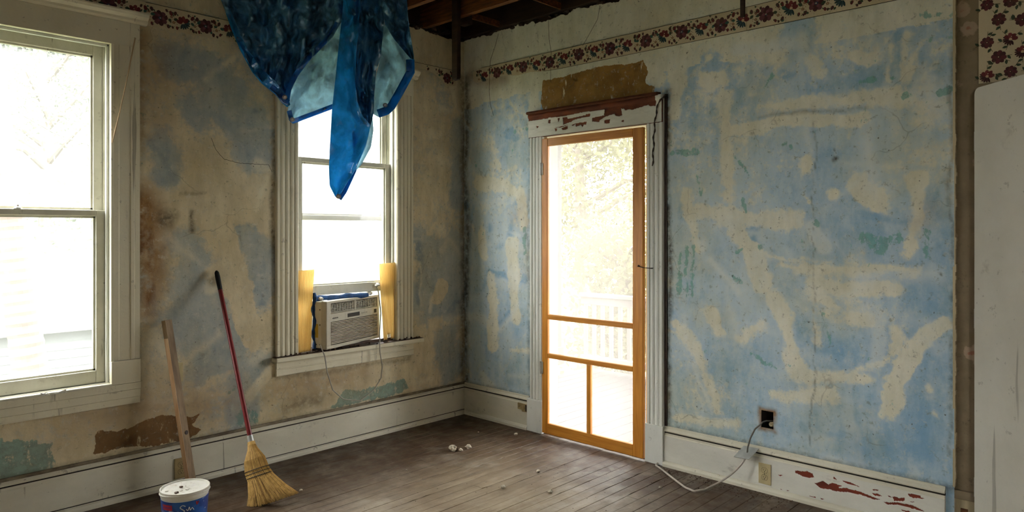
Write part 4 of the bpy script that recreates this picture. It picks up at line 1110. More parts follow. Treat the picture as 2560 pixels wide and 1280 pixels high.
# palm trunk
pal = thing('palm_trunk', 'leaning pinkish palm trunk with ringed bark outside the left window', 'palm', (-2.6, 5.2, GZ))
M['palm_bark'] = paint('pink_palm_bark', (.125, .098, .083), c2=(.095, .073, .060), amount=.3, scale=5, stretch=(1, 1, 3))
def palm_c(z): return AT(60 - (z - .6) * 42, 800, 8.3)
bx, by, _ = AT(72, 900, 8.0); tx, ty, _ = AT(30, 600, 8.0)
pts = []; rs_ = []
for k in range(140):
    z = GZ - .01 + k * .04; q = (z + .02) / 1.37
    pts.append((bx + (tx - bx) * q, by + (ty - by) * q, z)); rs_.append((.180 - .006 * k * .04) * (1.05 if k % 3 == 0 else 1.0))
b = MB(); b.tube(pts, rs_, 20); obj('trunk', b, 'palm_bark', pal)
b = MB(); tp = pts[-1]
for k in range(14):
    a = k * .45; L_ = 1.9
    b.tube([tp, (tp[0] + .6 * L_ * math.cos(a), tp[1] + .6 * L_ * math.sin(a), tp[2] + .7), (tp[0] + L_ * math.cos(a), tp[1] + L_ * math.sin(a), tp[2] + .1 - .3 * (k % 2))], [.03, .02, .008], 5)
fr = obj('frond_ribs', b, 'bark', pal)
b = MB()
for k in range(14):
    a = k * .45; L_ = 1.9; ca, sa = math.cos(a), math.sin(a)
    for j in range(22):
        t = .15 + .85 * j / 22; px_, py_, pz_ = tp[0] + L_ * t * ca, tp[1] + L_ * t * sa, tp[2] + 1.5 * t * (1.05 - t) + .1 * t
        for sg in (-1, 1):
            e = .42 * (1 - .5 * t); b.add([(px_, py_, pz_), (px_ - sg * sa * e + .10 * ca, py_ + sg * ca * e + .10 * sa, pz_ - .14), (px_ + .03 * ca, py_ + .03 * sa, pz_)], [(0, 1, 2)])
obj('fronds', b, 'leaf2', pal)['kind'] = 'stuff'
# neighbour's house with lapped siding
nb = thing('garden_shed', 'low pale blue clapboard shed with a grey roof beyond the left window', 'shed', (-3.5, 8.8, GZ))
b = MB().box(-8.0, .6, 8.0, 11.0, GZ, .06); obj('wall', b, 'siding', nb)
for k in range(12):
    z = GZ + .02 + k * .128
    b = MB(); b.prism([(8.0, z), (7.97, z), (7.99, z + .128), (8.0, z + .128)], -8.0, .6, 'x'); obj('clapboard', b, 'siding', nb)
b = MB(); b.add([(-8.3, 7.7, .06), (.9, 7.7, .06), (.9, 9.5, 1.0), (-8.3, 9.5, 1.0), (-8.3, 11.3, .06), (.9, 11.3, .06), (-8.3, 7.7, -.03), (.9, 7.7, -.03), (-8.3, 11.3, -.03), (.9, 11.3, -.03)],
             [(0, 1, 2, 3), (3, 2, 5, 4), (6, 7, 1, 0), (4, 5, 9, 8), (1, 7, 9, 5, 2), (0, 3, 4, 8, 6), (6, 8, 9, 7)])
obj('roof', b, 'roofing', nb)
ln = MB().tube([AT(-60, 268, 12), AT(60, 290, 12.5), AT(140, 335, 13), AT(330, 400, 14)], .012, 6)
tag(obj('overhead_cable', ln, 'porch_paint'), 'pale overhead cable crossing the upper pane of the left window', 'cable')

# ==================================================================  THINGS IN THE ROOM
# ---- blue tarpaulin hanging from the joists: gathered layers, each with its own folds
def tarp_mat(name, col, trans, colt, rough=.30):
    n = NT(name)
    cr = n.noise(11, 4, .6)
    c = n.mix(n.step(cr, .36, .66), col, tuple(v * .62 for v in col))
    c = n.mix(n.math('MULTIPLY', n.step(n.noise(5, 7, .7), .50, .72), .22), c, (.22, .26, .28))       # dust
    vw = n.node('ShaderNodeTexVoronoi'); vw.feature = 'F1'; vw.inputs['Scale'].default_value = 13.0; vw.inputs['Randomness'].default_value = 1.0   # crumpled facets
    mv = n.node('ShaderNodeMapping'); mv.inputs['Scale'].default_value = (1, 1, .6); n.link(n.tc.outputs['Object'], mv.inputs[0]); n.link(mv.outputs[0], vw.inputs['Vector'])
    nr = n.bump(n.math('MULTIPLY_ADD', cr, .6, vw.outputs['Distance']), .38, .06)
    p = n.bsdf(c, rough, nr, 0, .9, out=False)
    t = n.node('ShaderNodeBsdfTranslucent'); n.link(n.mix(n.step(cr, .34, .68), colt, tuple(v * .72 for v in colt)), t.inputs[0]); n.link(nr, t.inputs['Normal'])
    m = n.node('ShaderNodeMixShader'); m.inputs[0].default_value = trans
    n.link(p, m.inputs[1]); n.link(t.outputs[0], m.inputs[2]); n.link(m.outputs[0], n.out.inputs[0]); return n.m
M['tarp'] = tarp_mat('blue_tarpaulin', (.05, .26, .52), .60, (.13, .60, .98), .18)
M['tarp_dark'] = tarp_mat('blue_tarpaulin_doubled', (.13, .33, .52), .30, (.08, .42, .78), .16)
M['tarp_pale'] = tarp_mat('tarpaulin_pale_side', (.44, .66, .82), .68, (.66, .90, 1.0), .3)
M['tarp_hem'] = tarp_mat('tarpaulin_hem', (.014, .13, .38), .55, (.04, .44, .95), .30)
tarp = thing('blue_tarp', 'crumpled blue tarpaulin hanging in folds from the joists before the narrow window', 'tarp', AT(850, -70, 4.1))
def along(pts, n):
    p = np.array(pts, float); d = np.r_[0, np.cumsum(np.hypot(*np.diff(p, axis=0).T))]; t = np.linspace(0, d[-1], n)
    return np.stack([np.interp(t, d, p[:, 0]), np.interp(t, d, p[:, 1])], -1)
def layer(name, lft, rgt, depth, m, seed, amp=.03, bow=.05, lean=0.0, nu=46, nv=80, folds=2.0):
    a = along(lft, nv); c = along(rgt, nv); t = np.linspace(0, 1, nu)[None, :, None]
    Pq = a[:, None, :] * (1 - t) + c[:, None, :] * t
    px, py = Pq[..., 0], Pq[..., 1]; tt = np.broadcast_to(t[..., 0], px.shape); vv = np.linspace(0, 1, nv)[:, None] * np.ones_like(px)
    x_, y_ = px / 1755 * 4, py / 1755 * 4
    rid = 1 - np.abs(2 * fbm(x_ * 1.0 + .4 * y_, y_ * .45, 9, 3, seed)) * 2
    rid2 = 1 - np.abs(2 * fbm(x_ - .5 * y_, y_ * .8, 17, 3, seed + 7)) * 2
    s = depth + lean * vv + bow * (np.sin(tt * math.pi) - .5) + amp * (rid - .6) + amp * .45 * (rid2 - .6) + amp * .5 * np.sin(tt * math.pi * 2 * folds + 3 * vv + seed)
    rr_ = np.random.RandomState(seed)                    # sharp creases: folded planes at all angles
    for j in range(7):
        th = rr_.uniform(-.9, .9) + (math.pi / 2 if j % 3 == 2 else 0); wl = rr_.uniform(.05, .20); ph = rr_.rand()
        g_ = (x_ * math.cos(th) + y_ * math.sin(th)) / wl + ph + .35 * fbm(x_, y_, 6, 2, seed + j)
        tri = np.abs((g_ % 1.0) * 2 - 1)
        s = s + amp * 1.5 * (wl / .1) * (tri - .5) * np.clip(.40 + 2.0 * fbm(x_, y_, 5, 2, seed + 31 + j), 0, 1)
    k = (px - CX) / F
    X = CAM[0] + s * (VX + k * RX); Y = CAM[1] + s * (VY + k * RY); Z_ = np.minimum(H + s * (HY - py) / F, 2.972)
    o = tarp.location
    co = np.stack([X - o.x, Y - o.y, Z_ - o.z], -1).reshape(-1, 3)
    i = np.arange(nv - 1)[:, None] * nu + np.arange(nu - 1)[None, :]
    q = np.stack([i, i + 1, i + nu + 1, i + nu], -1).reshape(-1, 4)
    me = bpy.data.meshes.new(name); me.from_pydata(co.tolist(), [], q.tolist()); me.materials.append(M[m])
    me.polygons.foreach_set('use_smooth', [True] * len(me.polygons))
    ob = bpy.data.objects.new(name, me); COL.objects.link(ob); ob.parent = tarp
    so = ob.modifiers.new('thickness', 'SOLIDIFY'); so.thickness = .0006
    return ob
TOP = -100
layer('front_sheet', [(535, TOP), (553, 0), (580, 75), (605, 130), (640, 188), (665, 215), (690, 235), (706, 258), (718, 264)], [(910, TOP), (882, 10), (850, 60), (832, 93), (800, 125), (775, 150), (745, 190), (728, 225), (722, 263)], 4.02, 'tarp_dark', 3, .045, .06, nu=80, nv=90)
layer('edge_fold', [(535, TOP), (553, 0), (578, 72), (600, 125), (630, 180), (655, 210), (688, 236), (705, 258), (718, 268)], [(560, TOP), (566, 0), (596, 75), (622, 128), (655, 172), (690, 205), (712, 232), (722, 250), (726, 262)], 3.96, 'tarp', 5, .02, .03, nu=20, nv=90, folds=1)
layer('pale_fold', [(780, TOP), (790, 20), (790, 110), (770, 150), (745, 186), (727, 225), (721, 262), (718, 282), (722, 298), (731, 306)], [(880, TOP), (872, 20), (858, 90), (856, 130), (852, 160), (850, 200), (848, 240), (844, 262), (785, 286), (738, 306)], 4.22, 'tarp_pale', 9, .022, .05, folds=1.2)
layer('centre_strip', [(862, TOP), (856, 30), (846, 120), (838, 200), (830, 270), (826, 340), (822, 420), (824, 465), (838, 492)], [(905, TOP), (898, 60), (891, 130), (888, 200), (892, 250), (908, 292), (927, 312), (915, 365), (886, 430), (858, 474), (844, 494)], 3.95, 'tarp', 15, .020, .06, nu=40, nv=110, folds=1)
layer('dark_folds', [(868, TOP), (882, 60), (886, 150), (886, 230), (896, 285), (917, 322)], [(970, TOP), (962, 20), (957, 90), (952, 140), (940, 180), (936, 235), (934, 285), (924, 324)], 4.03, 'tarp_dark', 21, .05, .08, folds=2.5)
layer('right_sheet', [(940, TOP), (950, -20), (957, 30), (963, 62), (985, 98), (1012, 130), (1026, 146)], [(1012, TOP), (1017, -10), (1020, 40), (1025, 80), (1031, 115), (1035, 140), (1035, 150)], 3.98, 'tarp_dark', 27, .030, .05, nu=34, folds=1)
layer('pale_fold', [(945, TOP), (950, 20), (954, 80), (952, 130), (946, 165), (938, 200), (936, 245), (932, 285), (944, 292)], [(1000, TOP), (1005, 60), (1022, 120), (1032, 150), (1029, 186), (1008, 218), (985, 250), (968, 282), (950, 293)], 4.20, 'tarp_pale', 33, .022, .05, folds=1.3)
layer('back_fold', [(900, TOP), (905, 100), (912, 250), (915, 330), (892, 400), (862, 448)], [(960, TOP), (950, 100), (930, 270), (934, 325), (928, 368), (904, 412), (866, 452)], 4.28, 'tarp_pale', 39, .012, .03, folds=.6)
layer('tip_flap', [(880, 330), (884, 400), (862, 452), (846, 480), (840, 494)], [(905, 330), (892, 420), (880, 452), (866, 482), (853, 500)], 4.02, 'tarp', 41, .008, .02, nu=14, nv=40, folds=.5)
def hem(pts, w, depth, seed):
    """doubled edge strip of the tarp: pts along its outer edge, w px wide to the left of travel"""
    p = np.array(pts, float); q = along(pts, 50); t = np.gradient(q, axis=0); nn = np.stack([t[:, 1], -t[:, 0]], -1); nn /= np.linalg.norm(nn, axis=1)[:, None]
    inn = q - nn * w
    return layer('hem', [tuple(v) for v in q], [tuple(v) for v in inn], depth, 'tarp_hem', seed, .004, .0, nu=6, nv=50, folds=.5)
hem([(721, 262), (728, 225), (745, 190), (775, 150), (800, 125), (832, 93), (850, 60)], -13, 3.955, 2)
hem([(718, 264), (706, 258), (690, 237), (672, 222)], 15, 3.93, 4)
hem([(717, 278), (722, 300), (732, 310), (780, 292), (844, 268)], -12, 4.175, 6)
hem([(1036, 148), (1037, 182), (1010, 232), (987, 272), (972, 286), (948, 294)], 21, 4.13, 8)
hem([(892, 426), (880, 452), (866, 482), (853, 501)], 10, 3.99, 10)
M['grommet'] = plain('dull_brass_grommet', (.50, .50, .46), .35, .8)
for (px, py, s) in ((712, 243, 3.905), (731, 299, 4.15), (963, 263, 4.11), (846, 491, 3.93)):
    c = Vector(AT(px, py, s)); f = Vector((VX, VY, -.1)).normalized()
    b = MB(); a1 = f.cross(Vector((0, 0, 1))).normalized(); a2 = a1.cross(f)
    vs = []; fs = []; n = 20
    for (r1, d) in ((.0135, .0), (.0135, -.003), (.0075, -.003), (.0070, .002)):
        for k in range(n):
            t = 2 * math.pi * k / n; vs.append(c + a1 * (r1 * math.cos(t)) + a2 * (r1 * math.sin(t)) + f * d)
    for j in range(3):
        for k in range(n): fs.append((j * n + k, j * n + (k + 1) % n, (j + 1) * n + (k + 1) % n, (j + 1) * n + k))
    b.add(vs, fs); gg = obj('grommet', b, 'grommet', tarp, True)
    b = MB(); b.add([c + a1 * (.0072 * math.cos(2 * math.pi * k / n)) + a2 * (.0072 * math.sin(2 * math.pi * k / n)) for k in range(n)], [tuple(range(n))]); obj('hole_light', b, 'trim_right', gg)  # white disc stands in for daylight seen through the hole

# ---- wooden pieces hanging from the ceiling
b = MB(); b.box(-.490, -.455, -.455, -.398, 2.535, 3.14, .002)
for k in range(7): b.box(-.488 + .004 * k, -.484 + .004 * k, -.45, -.402, 2.535 - .004 - .012 * rnd.random(), 2.54)
hp = obj('hanging_stud', b, 'old_wood'); tag(hp, 'dark broken-off stud hanging from a joist near the corner', 'wood post')
b = MB(); b.box(-.312, -.304, -2.500, -2.474, 2.575, 3.0, .001); tag(obj('hanging_lath', b, 'old_wood'), 'thin dark lath hanging from the ceiling over the flower border', 'lath')
b = MB(); b.box(-.40, -.02, -2.51, -2.46, 2.985, 3.03, .003); obj('lath_block', b, 'old_wood', ceiling)

# ---- loose wires dangling down the right wall
M['wire'] = plain('dark_bare_wire', (.05, .04, .03), .6)
for pts, lab in (([(1246, 84), (1238, 115), (1226, 150), (1224, 180), (1223, 230), (1226, 262), (1234, 289)], 'thin dark wire dangling down the wall nearest the corner'),
                 ([(1371, 50), (1373, 100), (1378, 130), (1377, 170), (1376, 205)], 'thin dark wire hanging straight above the screen door head'),
                 ([(1500, 14), (1494, 48), (1472, 88), (1457, 114)], 'thin slanting wire at the top of the wall above the screen door')):
    P3 = []
    for (px, py) in along(pts, 30): yy, zz = RW(px, py, -.02); P3.append((-.02, yy, zz))
    tag(obj('dangling_wire', MB().tube(P3, .0013, 5), 'wire'), lab, 'wire')
b = MB(); P3 = []
for (px, py) in along([(528, 345), (540, 375), (560, 398), (600, 408), (672, 412), (680, 430)], 40):
    xx, zz = LW(px, py, -.010); P3.append((xx, -.010, zz + .0015 * math.sin(px * .5)))
obj('crack', MB().tube(P3, .0011, 4), 'grime', wall_left)

# ---- stick leaning across the casing of the left window, dead vine on the screen door casing
M['pale_wood'] = wood('raw_pine', (.55, .40, .24), (.42, .29, .16), (4, 4, .5), 8)
x0, z0 = LW(338, 95, -.036); x1, z1 = LW(281, 357, -.036)
P3 = [(x0 + (x1 - x0) * t, -.036 - .012 * math.sin(t * 3.1), z0 + (z1 - z0) * t) for t in np.linspace(0, 1, 12)]
tag(obj('loose_splint', MB().tube(P3, [.0035] * 11 + [.002], 6), 'pale_wood'), 'thin pale splint sprung loose from the left window casing', 'wood strip')
P3 = []
for (px, py) in along([(1664, 238), (1650, 248), (1641, 275), (1637, 310), (1634, 350), (1633, 385), (1631, 415)], 40):
    yy, zz = RW(px + 1.5 * math.sin(py * .16), py, -.042); P3.append((-.042, yy, zz))
tag(obj('dried_vine', MB().tube(P3, [.0045 + .0018 * math.sin(k * 1.9) for k in range(40)], 7), 'old_wood'), 'dark dried vine hanging down the right casing of the screen door', 'vine')

# ---- window air conditioner, askew in the narrow window
ac = thing('air_conditioner', 'beige window air conditioner set askew on the sill of the narrow window', 'air conditioner', (-1.315, -.103, .672), rz=math.radians(18.6))
M['ac_body'] = paint('yellowed_white_plastic', (.66, .62, .50), c2=(.58, .54, .42), amount=.25, scale=8, rough=.4)
M['ac_front'] = paint('beige_plastic', (.56, .52, .41), c2=(.48, .44, .34), amount=.3, scale=9, rough=.4)
M['ac_dark'] = plain('dark_and_shaded_plastic', (.045, .04, .03), .7)  # shade behind the grille put into the colour; also display, letters, screws
M['ac_label'] = plain('faded_yellow_sticker', (.62, .42, .06), .6)
AW, AH = .575, .318
a = lambda nm, mb, m, p=ac: obj(nm, mb, m, p, local=True)
b = MB(); b.box(-1.36, -.70, .008, .030, .6568, .6765, .003); obj('rotten_strip', b, 'debris0', w2)
a('case', MB().box(.0, AW, .045, .36, .006, AH - .006, .004), 'ac_body')
fr = a('front_panel', MB().box(-.006, AW + .006, .0, .047, .0, .024, .006), 'ac_front')
a('side_rim', MB().box(-.006, .040, .0, .047, .02, AH, .006), 'ac_front', fr); a('side_rim', MB().box(AW - .022, AW + .006, .0, .047, .02, AH, .006), 'ac_front', fr)
a('top_rim', MB().box(.03, AW - .01, .0, .047, AH - .020, AH, .006), 'ac_front', fr)
a('control_band', MB().box(.03, AW - .01, .002, .047, .176, .232, .004), 'ac_front', fr)
a('grille_back', MB().box(.03, AW - .012, .03, .046, .02, AH - .015), 'ac_dark', fr)
sl_ = None
for k in range(15):
    z = .030 + k * .0098
    a('grille_slat', MB().box(.046, AW - .020, .003, .022, z, z + .0052, .0015), 'ac_front', fr)
for (u0, u1) in ((.046, .292), (.306, AW - .024)):
    vt = a('air_vent', MB().box(u0 - .006, u1 + .006, .004, .02, .234, .239, .001), 'ac_front', fr)
    for k in range(6):
        z = .242 + k * .0092; a('louvre', MB().box(u0, u1, .008, .026, z, z + .003), 'ac_front', fr)
    n = int((u1 - u0) / .026)
    for k in range(n):
        u = u0 + (k + .5) * (u1 - u0) / n
        b = MB(); b.prism([(u - .001, .010), (u + .003, .010), (u + .009, .026), (u + .005, .026)], .240, .294, 'z'); a('vane', b, 'ac_body', fr)
a('vent_divider', MB().box(.292, .306, .003, .03, .232, .300, .002), 'ac_front', fr)
a('display', MB().box(.215, .345, .000, .003, .190, .216, .001), 'ac_dark', fr)
for k in range(4): a('button', MB().tube([(.375 + k * .018, .003, .204), (.375 + k * .018, -.001, .204)], .005, 10), 'ac_front', fr)
for k in range(7): a('brand_letter', MB().box(.056 + k * .0085, .062 + k * .0085, .0012, .0022, .196, .203 + .002 * (k % 2)), 'ac_dark', fr)
a('corner_badge', MB().box(AW - .06, AW - .032, .0008, .0022, .190, .216), 'ac_dark', fr)
a('warning_sticker', MB().box(-.0012, .0005, .075, .105, .075, .165), 'ac_label')
for (yy, zz) in ((.06, .26), (.06, .16), (.09, .03), (.06, .03)): a('screw', MB().tube([(.001, yy, zz), (-.003, yy, zz)], .004, 8), 'ac_dark')
M['cord'] = plain('grey_flex', (.42, .39, .32), .55)
# its flex hangs in a loop below the sill
ca, sa = math.cos(math.radians(18.6)), math.sin(math.radians(18.6))
def to_ac(p):
    dx, dy = p[0] + 1.315, p[1] + .103; return (dx * ca + dy * sa, -dx * sa + dy * ca, p[2] - .672)
P3 = []
cd = along([(800, 862), (812, 890), (818, 930), (832, 975), (858, 998), (900, 1002), (935, 975), (953, 945), (956, 915), (950, 880), (949, 830), (952, 780), (946, 730), (938, 705)], 80)
for i, (px, py) in enumerate(cd):
    Y = -.09 if py > 860 else (-.09 + .105 * min(1, (860 - py) / 90) if i > 40 else -.09)
    xx, zz = LW(px, py, Y); P3.append(to_ac((xx, Y, zz)))
a('power_cord', MB().tube(P3, .0042, 7), 'cord')

# ---- yellow corrugated panels filling the gaps beside it
def corr_mat():
    n = NT('yellow_corrugated_plastic')
    col = n.mix(n.step(n.noise(9, 5, stretch=(1, 1, .4)), .35, .65), (.90, .78, .48), (.88, .72, .38))
    sx = n.node('ShaderNodeSeparateXYZ'); n.link(n.tc.outputs['Object'], sx.inputs[0])
    fl = n.math('SINE', n.math('MULTIPLY', sx.outputs[0], 2 * math.pi / .0115))
    col = n.mix(n.step(fl, -.2, .9), col, (.74, .54, .22))                   # darker stripe along every flute
    d = n.bsdf(col, .35, None, 0, .4, out=False); t = n.node('ShaderNodeBsdfTranslucent'); n.link(n.mix(.35, col, (1, .88, .62)), t.inputs[0])
    m = n.node('ShaderNodeMixShader'); m.inputs[0].default_value = .62; n.link(d, m.inputs[1]); n.link(t.outputs[0], m.inputs[2]); n.link(m.outputs[0], n.out.inputs[0]); return n.m
M['corr'] = corr_mat()
def corrugated(top, bot, Y, lab, period=.0115, notch=None):
    (xa, xb, zt_), (xc, xd, zb_) = top, bot
    nu, nv = 120, 30; vs = []; fs = []
    for j in range(nv + 1):
        t = j / nv
        for i in range(nu + 1):
            u = i / nu; x = (xa + (xb - xa) * u) * (1 - t) + (xc + (xd - xc) * u) * t
            w = .0035 * math.sin(2 * math.pi * u * (xb - xa) / period)
            vs.append((x, Y + w - .012 * math.sin(u * math.pi) * (1 - t) + .004 * math.sin(t * 5), zt_ * (1 - t) + zb_ * t + .004 * (u - .5)))
    for j in range(nv):
        for i in range(nu):
            u, t = i / nu, j / nv
            if notch and notch[0] < u < notch[1] and t > notch[2]: continue
            o = j * (nu + 1) + i; fs.append((o, o + 1, o + nu + 2, o + nu + 1))
    ob = obj('corrugated_panel', MB().add(vs, fs), 'corr', None, True); so = ob.modifiers.new('thickness', 'SOLIDIFY'); so.thickness = .0012
    return tag(ob, lab, 'plastic panel', 'yellow panels beside the air conditioner')
corrugated((-1.474, -1.345, 1.195), (-1.470, -1.375, .660), .004, 'yellow corrugated panel left of the air conditioner')
corrugated((-.826, -.686, 1.220), (-.790, -.694, .668), .002, 'yellow corrugated panel right of the air conditioner', notch=(.30, .62, .90))
# ---- blue foam strip stuffed round the unit
M['blue_foam'] = plain('blue_foam_strip', (.020, .085, .25), .6, 0, .4, 30)
P3 = [(-1.352 + .006 * math.sin(k * 1.1), .000 - .004 * math.cos(k), .672 + .37 * k / 14) for k in range(15)]
tag(obj('blue_foam_strip', MB().tube(P3, [.012 + .004 * math.sin(k * 2.1) for k in range(15)], 8), 'blue_foam'), 'crumpled blue strip standing along the left of the air conditioner', 'foam strip')
P3 = [(-1.335 + .42 * k / 14, +.016, 1.000 + .003 * math.sin(k * .9)) for k in range(15)]
tag(obj('blue_foam_strip', MB().tube(P3, [.018 + .003 * math.sin(k * 1.7) for k in range(15)], 8), 'blue_foam'), 'blue strip stuffed between the raised sash and the air conditioner top', 'foam strip')
# crumpled paper wads on top of the unit and crumbs on the sill
M['paper'] = plain('crumpled_white_paper', (.70, .68, .60), .8, 0, .2, 40)
for i, (x, y, z, r, lab) in enumerate(((-1.325, -.045, .992, .016, 'small white wad at the top left corner of the air conditioner'), (-.875, .055, .992, .022, 'white wad on top of the air conditioner near its cord'), (-.835, .012, 1.05, .018, 'white knot of string beside the right yellow panel'))):
    b = MB().lump((x, y, z), r, 300 + i, .8); tag(obj('paper_wad', b, 'paper'), lab, 'wad')
M['debris'] = wood('rotten_wood_crumbs', (.12, .06, .03), (.05, .03, .02), (1, 1, 1), 30)
dz = .6565
cr = MB(); rr = random.Random(8)
for k in range(60):
    cr.lump((rr.uniform(-1.6, -.50), rr.uniform(-.060, -.004), dz), rr.uniform(.003, .010), k, .7)
o = obj('sill_crumbs', cr, 'debris'); tag(o, 'dark rotten crumbs scattered along the sill of the narrow window', 'debris', kind='stuff')
# cobweb rags on the left window sill
for i, (x, lab) in enumerate(((-2.89, 'white cobweb tuft at the left of the left window sill'), (-2.805, 'white cobweb tuft beside the first on the left window sill'))):
    b = MB(); rr = random.Random(i)
    for k in range(5):
        b.tube([(x + rr.uniform(-.03, .03), -.035 + rr.uniform(-.008, .01), .628), (x + rr.uniform(-.02, .02), -.038, .638 + rr.uniform(0, .008)), (x + rr.uniform(-.035, .035), -.036, .629)], .0022, 5)
    tag(obj('cobweb_tuft', b, 'paper'), lab, 'cobweb')

# ---- cream wall plates
M['ivory'] = plain('ivory_plate', (.60, .50, .27), .45); M['slot'] = plain('socket_slots', (.05, .035, .02), .7)
def outlet(c, wall, lab, wd_=.07, ht=.114, mm='ivory'):
    """duplex outlet: plate, two sockets with slots; wall 'R' faces -x, 'L' faces -y"""
    y, z = c
    r = thing('wall_outlet', lab, 'outlet', (-.025, y, z) if wall == 'R' else (y, -.025, z))
    def bx(u0, u1, z0, z1, d0, d1, m, p, nm, bev=0.0):
        q = MB()
        if wall == 'R': q.box(-.0245 - d1, -.0245 - d0, y + u0, y + u1, z + z0, z + z1, bev)
        else: q.box(y + u0, y + u1, -.0225 - d1, -.0225 - d0, z + z0, z + z1, bev)
        return obj(nm, q, m, p)
    pl = bx(-wd_ / 2, wd_ / 2, -ht / 2, ht / 2, 0, .006, mm, r, 'plate', .002)
    for s in (-1, 1):
        q = MB(); n = 20; pts = [(.0165 * math.cos(2 * math.pi * k / n), max(-.0135, min(.0135, .0165 * math.sin(2 * math.pi * k / n)))) for k in range(n)]
        ring = [((-.0245 - .0066, y + a_, z + s * .0195 + b_) if wall == 'R' else (y + a_, -.0225 - .0066, z + s * .0195 + b_)) for a_, b_ in pts]
        ring2 = [((-.0245 - .0062, y + a_ * 1.09, z + s * .0195 + b_ * 1.09) if wall == 'R' else (y + a_ * 1.09, -.0225 - .0062, z + s * .0195 + b_ * 1.09)) for a_, b_ in pts]
        obj('socket_rim', MB().add(ring2, [tuple(range(n))]), 'slot', r)
        so = obj('socket', MB().add(ring, [tuple(range(n))]), mm, r)
        for (u, w_, h_, dz_) in ((-.006, .0024, .009, .003), (.006, .0024, .007, .003)): bx(u - w_ / 2, u + w_ / 2, s * .0195 + dz_ - h_ / 2, s * .0195 + dz_ + h_ / 2, .0067, .0070, 'slot', so, 'slot')
        bx(-.0024, .0024, s * .0195 - .010, s * .0195 - .005, .0067, .0070, 'slot', so, 'ground_hole')
    bx(-.0025, .0025, -.0025, .0025, .006, .0068, 'slot', r, 'screw')
    return r
outlet((-2.483, .103), 'R', 'ivory duplex outlet on the baseboard below the hole in the blue wall')
M['tan_plate'] = plain('grubby_tan_plate', (.36, .27, .12), .55)
outlet((-2.215, .102), 'L', 'grubby tan outlet on the baseboard behind the bucket', .072, .116, 'tan_plate')
b = MB().box(-2.236, -2.198, -.014, -.006, .590, .700, .002); sw = obj('blank_plate', b, 'ivory'); tag(sw, 'ivory blank plate on the tan wall behind the leaning board', 'wall plate')
# broken socket beside the door plinth
bo = thing('broken_outlet', 'broken tan outlet on the corner baseboard beside the door plinth', 'outlet', (-.026, -.665, .16))
b = MB(); b.add([(-.0235, -.612, .188), (-.0235, -.705, .186), (-.0235, -.705, .128), (-.0235, -.660, .126), (-.0235, -.655, .138), (-.0235, -.612, .140), (-.034, -.614, .186), (-.034, -.704, .184), (-.034, -.704, .130), (-.034, -.658, .128), (-.034, -.652, .140), (-.034, -.614, .142)],
                [(6, 7, 8, 9, 10, 11)] + [(i, (i + 1) % 6, 6 + (i + 1) % 6, 6 + i) for i in range(6)]); obj('plate', b, 'tan_plate', bo)
b = MB().lathe([(0, 0), (.017, 0), (.015, .006), (0, .006)], (0, 0, 0), 8); b.v = [(-.034 - z, -.668 + x, .158 + y) for x, y, z in b.v]; obj('socket', b, 'tan_plate', bo)
b = MB().box(-.0355, -.026, -.704, -.690, .135, .182); obj('gap', b, 'slot', bo); b = MB().box(-.0348, -.030, -.632, -.626, .158, .164); obj('screw_hole', b, 'slot', bo)

# ---- cable from the hole, through a loose cover plate, along the floor under the screen door
P3 = [(.05, -2.50, .385)]
for (px, py) in along([(1918, 1052), (1905, 1058), (1888, 1072), (1876, 1095), (1869, 1120), (1868, 1134)], 20):
    yy, zz = RW(px, py, -.055); P3.append((-.055, yy, zz))
P3[1:4] = [(.02, -2.495, .39), (-.02, -2.49, .397), (-.045, -2.478, .392)]
low = [(-.060, -2.392, .190), (-.075, -2.375, .150), (-.10, -2.335, .095), (-.15, -2.285, .045), (-.21, -2.24, .014)]
for (px, py) in along([(1762, 1224), (1735, 1228), (1712, 1218), (1680, 1194), (1655, 1174), (1640, 1163)], 24):
    xx, yy = FL(px, py, .008); low.append((xx, yy, .008))
low += [(-.03, -1.80, .010), (.01, -1.745, .010), (.03, -1.70, .012)]
def smooth(P, n=4):
    q = [Vector(p) for p in P]; out = []
    for i in range(len(q) - 1):
        p0, p1, p2, p3 = q[max(i - 1, 0)], q[i], q[i + 1], q[min(i + 2, len(q) - 1)]
        for k in range(n):
            t = k / n; out.append(.5 * ((2 * p1) + (-p0 + p2) * t + (2 * p0 - 5 * p1 + 4 * p2 - p3) * t * t + (-p0 + 3 * p1 - 3 * p2 + p3) * t ** 3))
    return out + [q[-1]]
cab = thing('electric_cable', 'grey cable from the hole in the blue wall, looping along the floor to the door', 'cable', (-.25, -2.2, 0))
M['cable_dark'] = plain('grey_cable_sheath', (.16, .145, .12), .5); M['cable_pale'] = plain('white_cable_sheath', (.56, .50, .42), .5)
obj('upper_length', MB().tube(smooth(P3), .0042, 8), 'cable_dark', cab, True)
obj('floor_length', MB().tube(smooth(low), .0058, 8), 'cable_pale', cab, True)
b = MB()
q = [(-.030, -2.362, .232), (-.028, -2.452, .234), (-.085, -2.418, .180), (-.088, -2.330, .176)]
q2 = [(x - .001, y, z + .003) for x, y, z in q]; b.add(q + q2, [(0, 1, 2, 3), (7, 6, 5, 4), (0, 4, 5, 1), (1, 5, 6, 2), (2, 6, 7, 3), (3, 7, 4, 0)])
obj('cover_plate', b, 'zinc', cab)

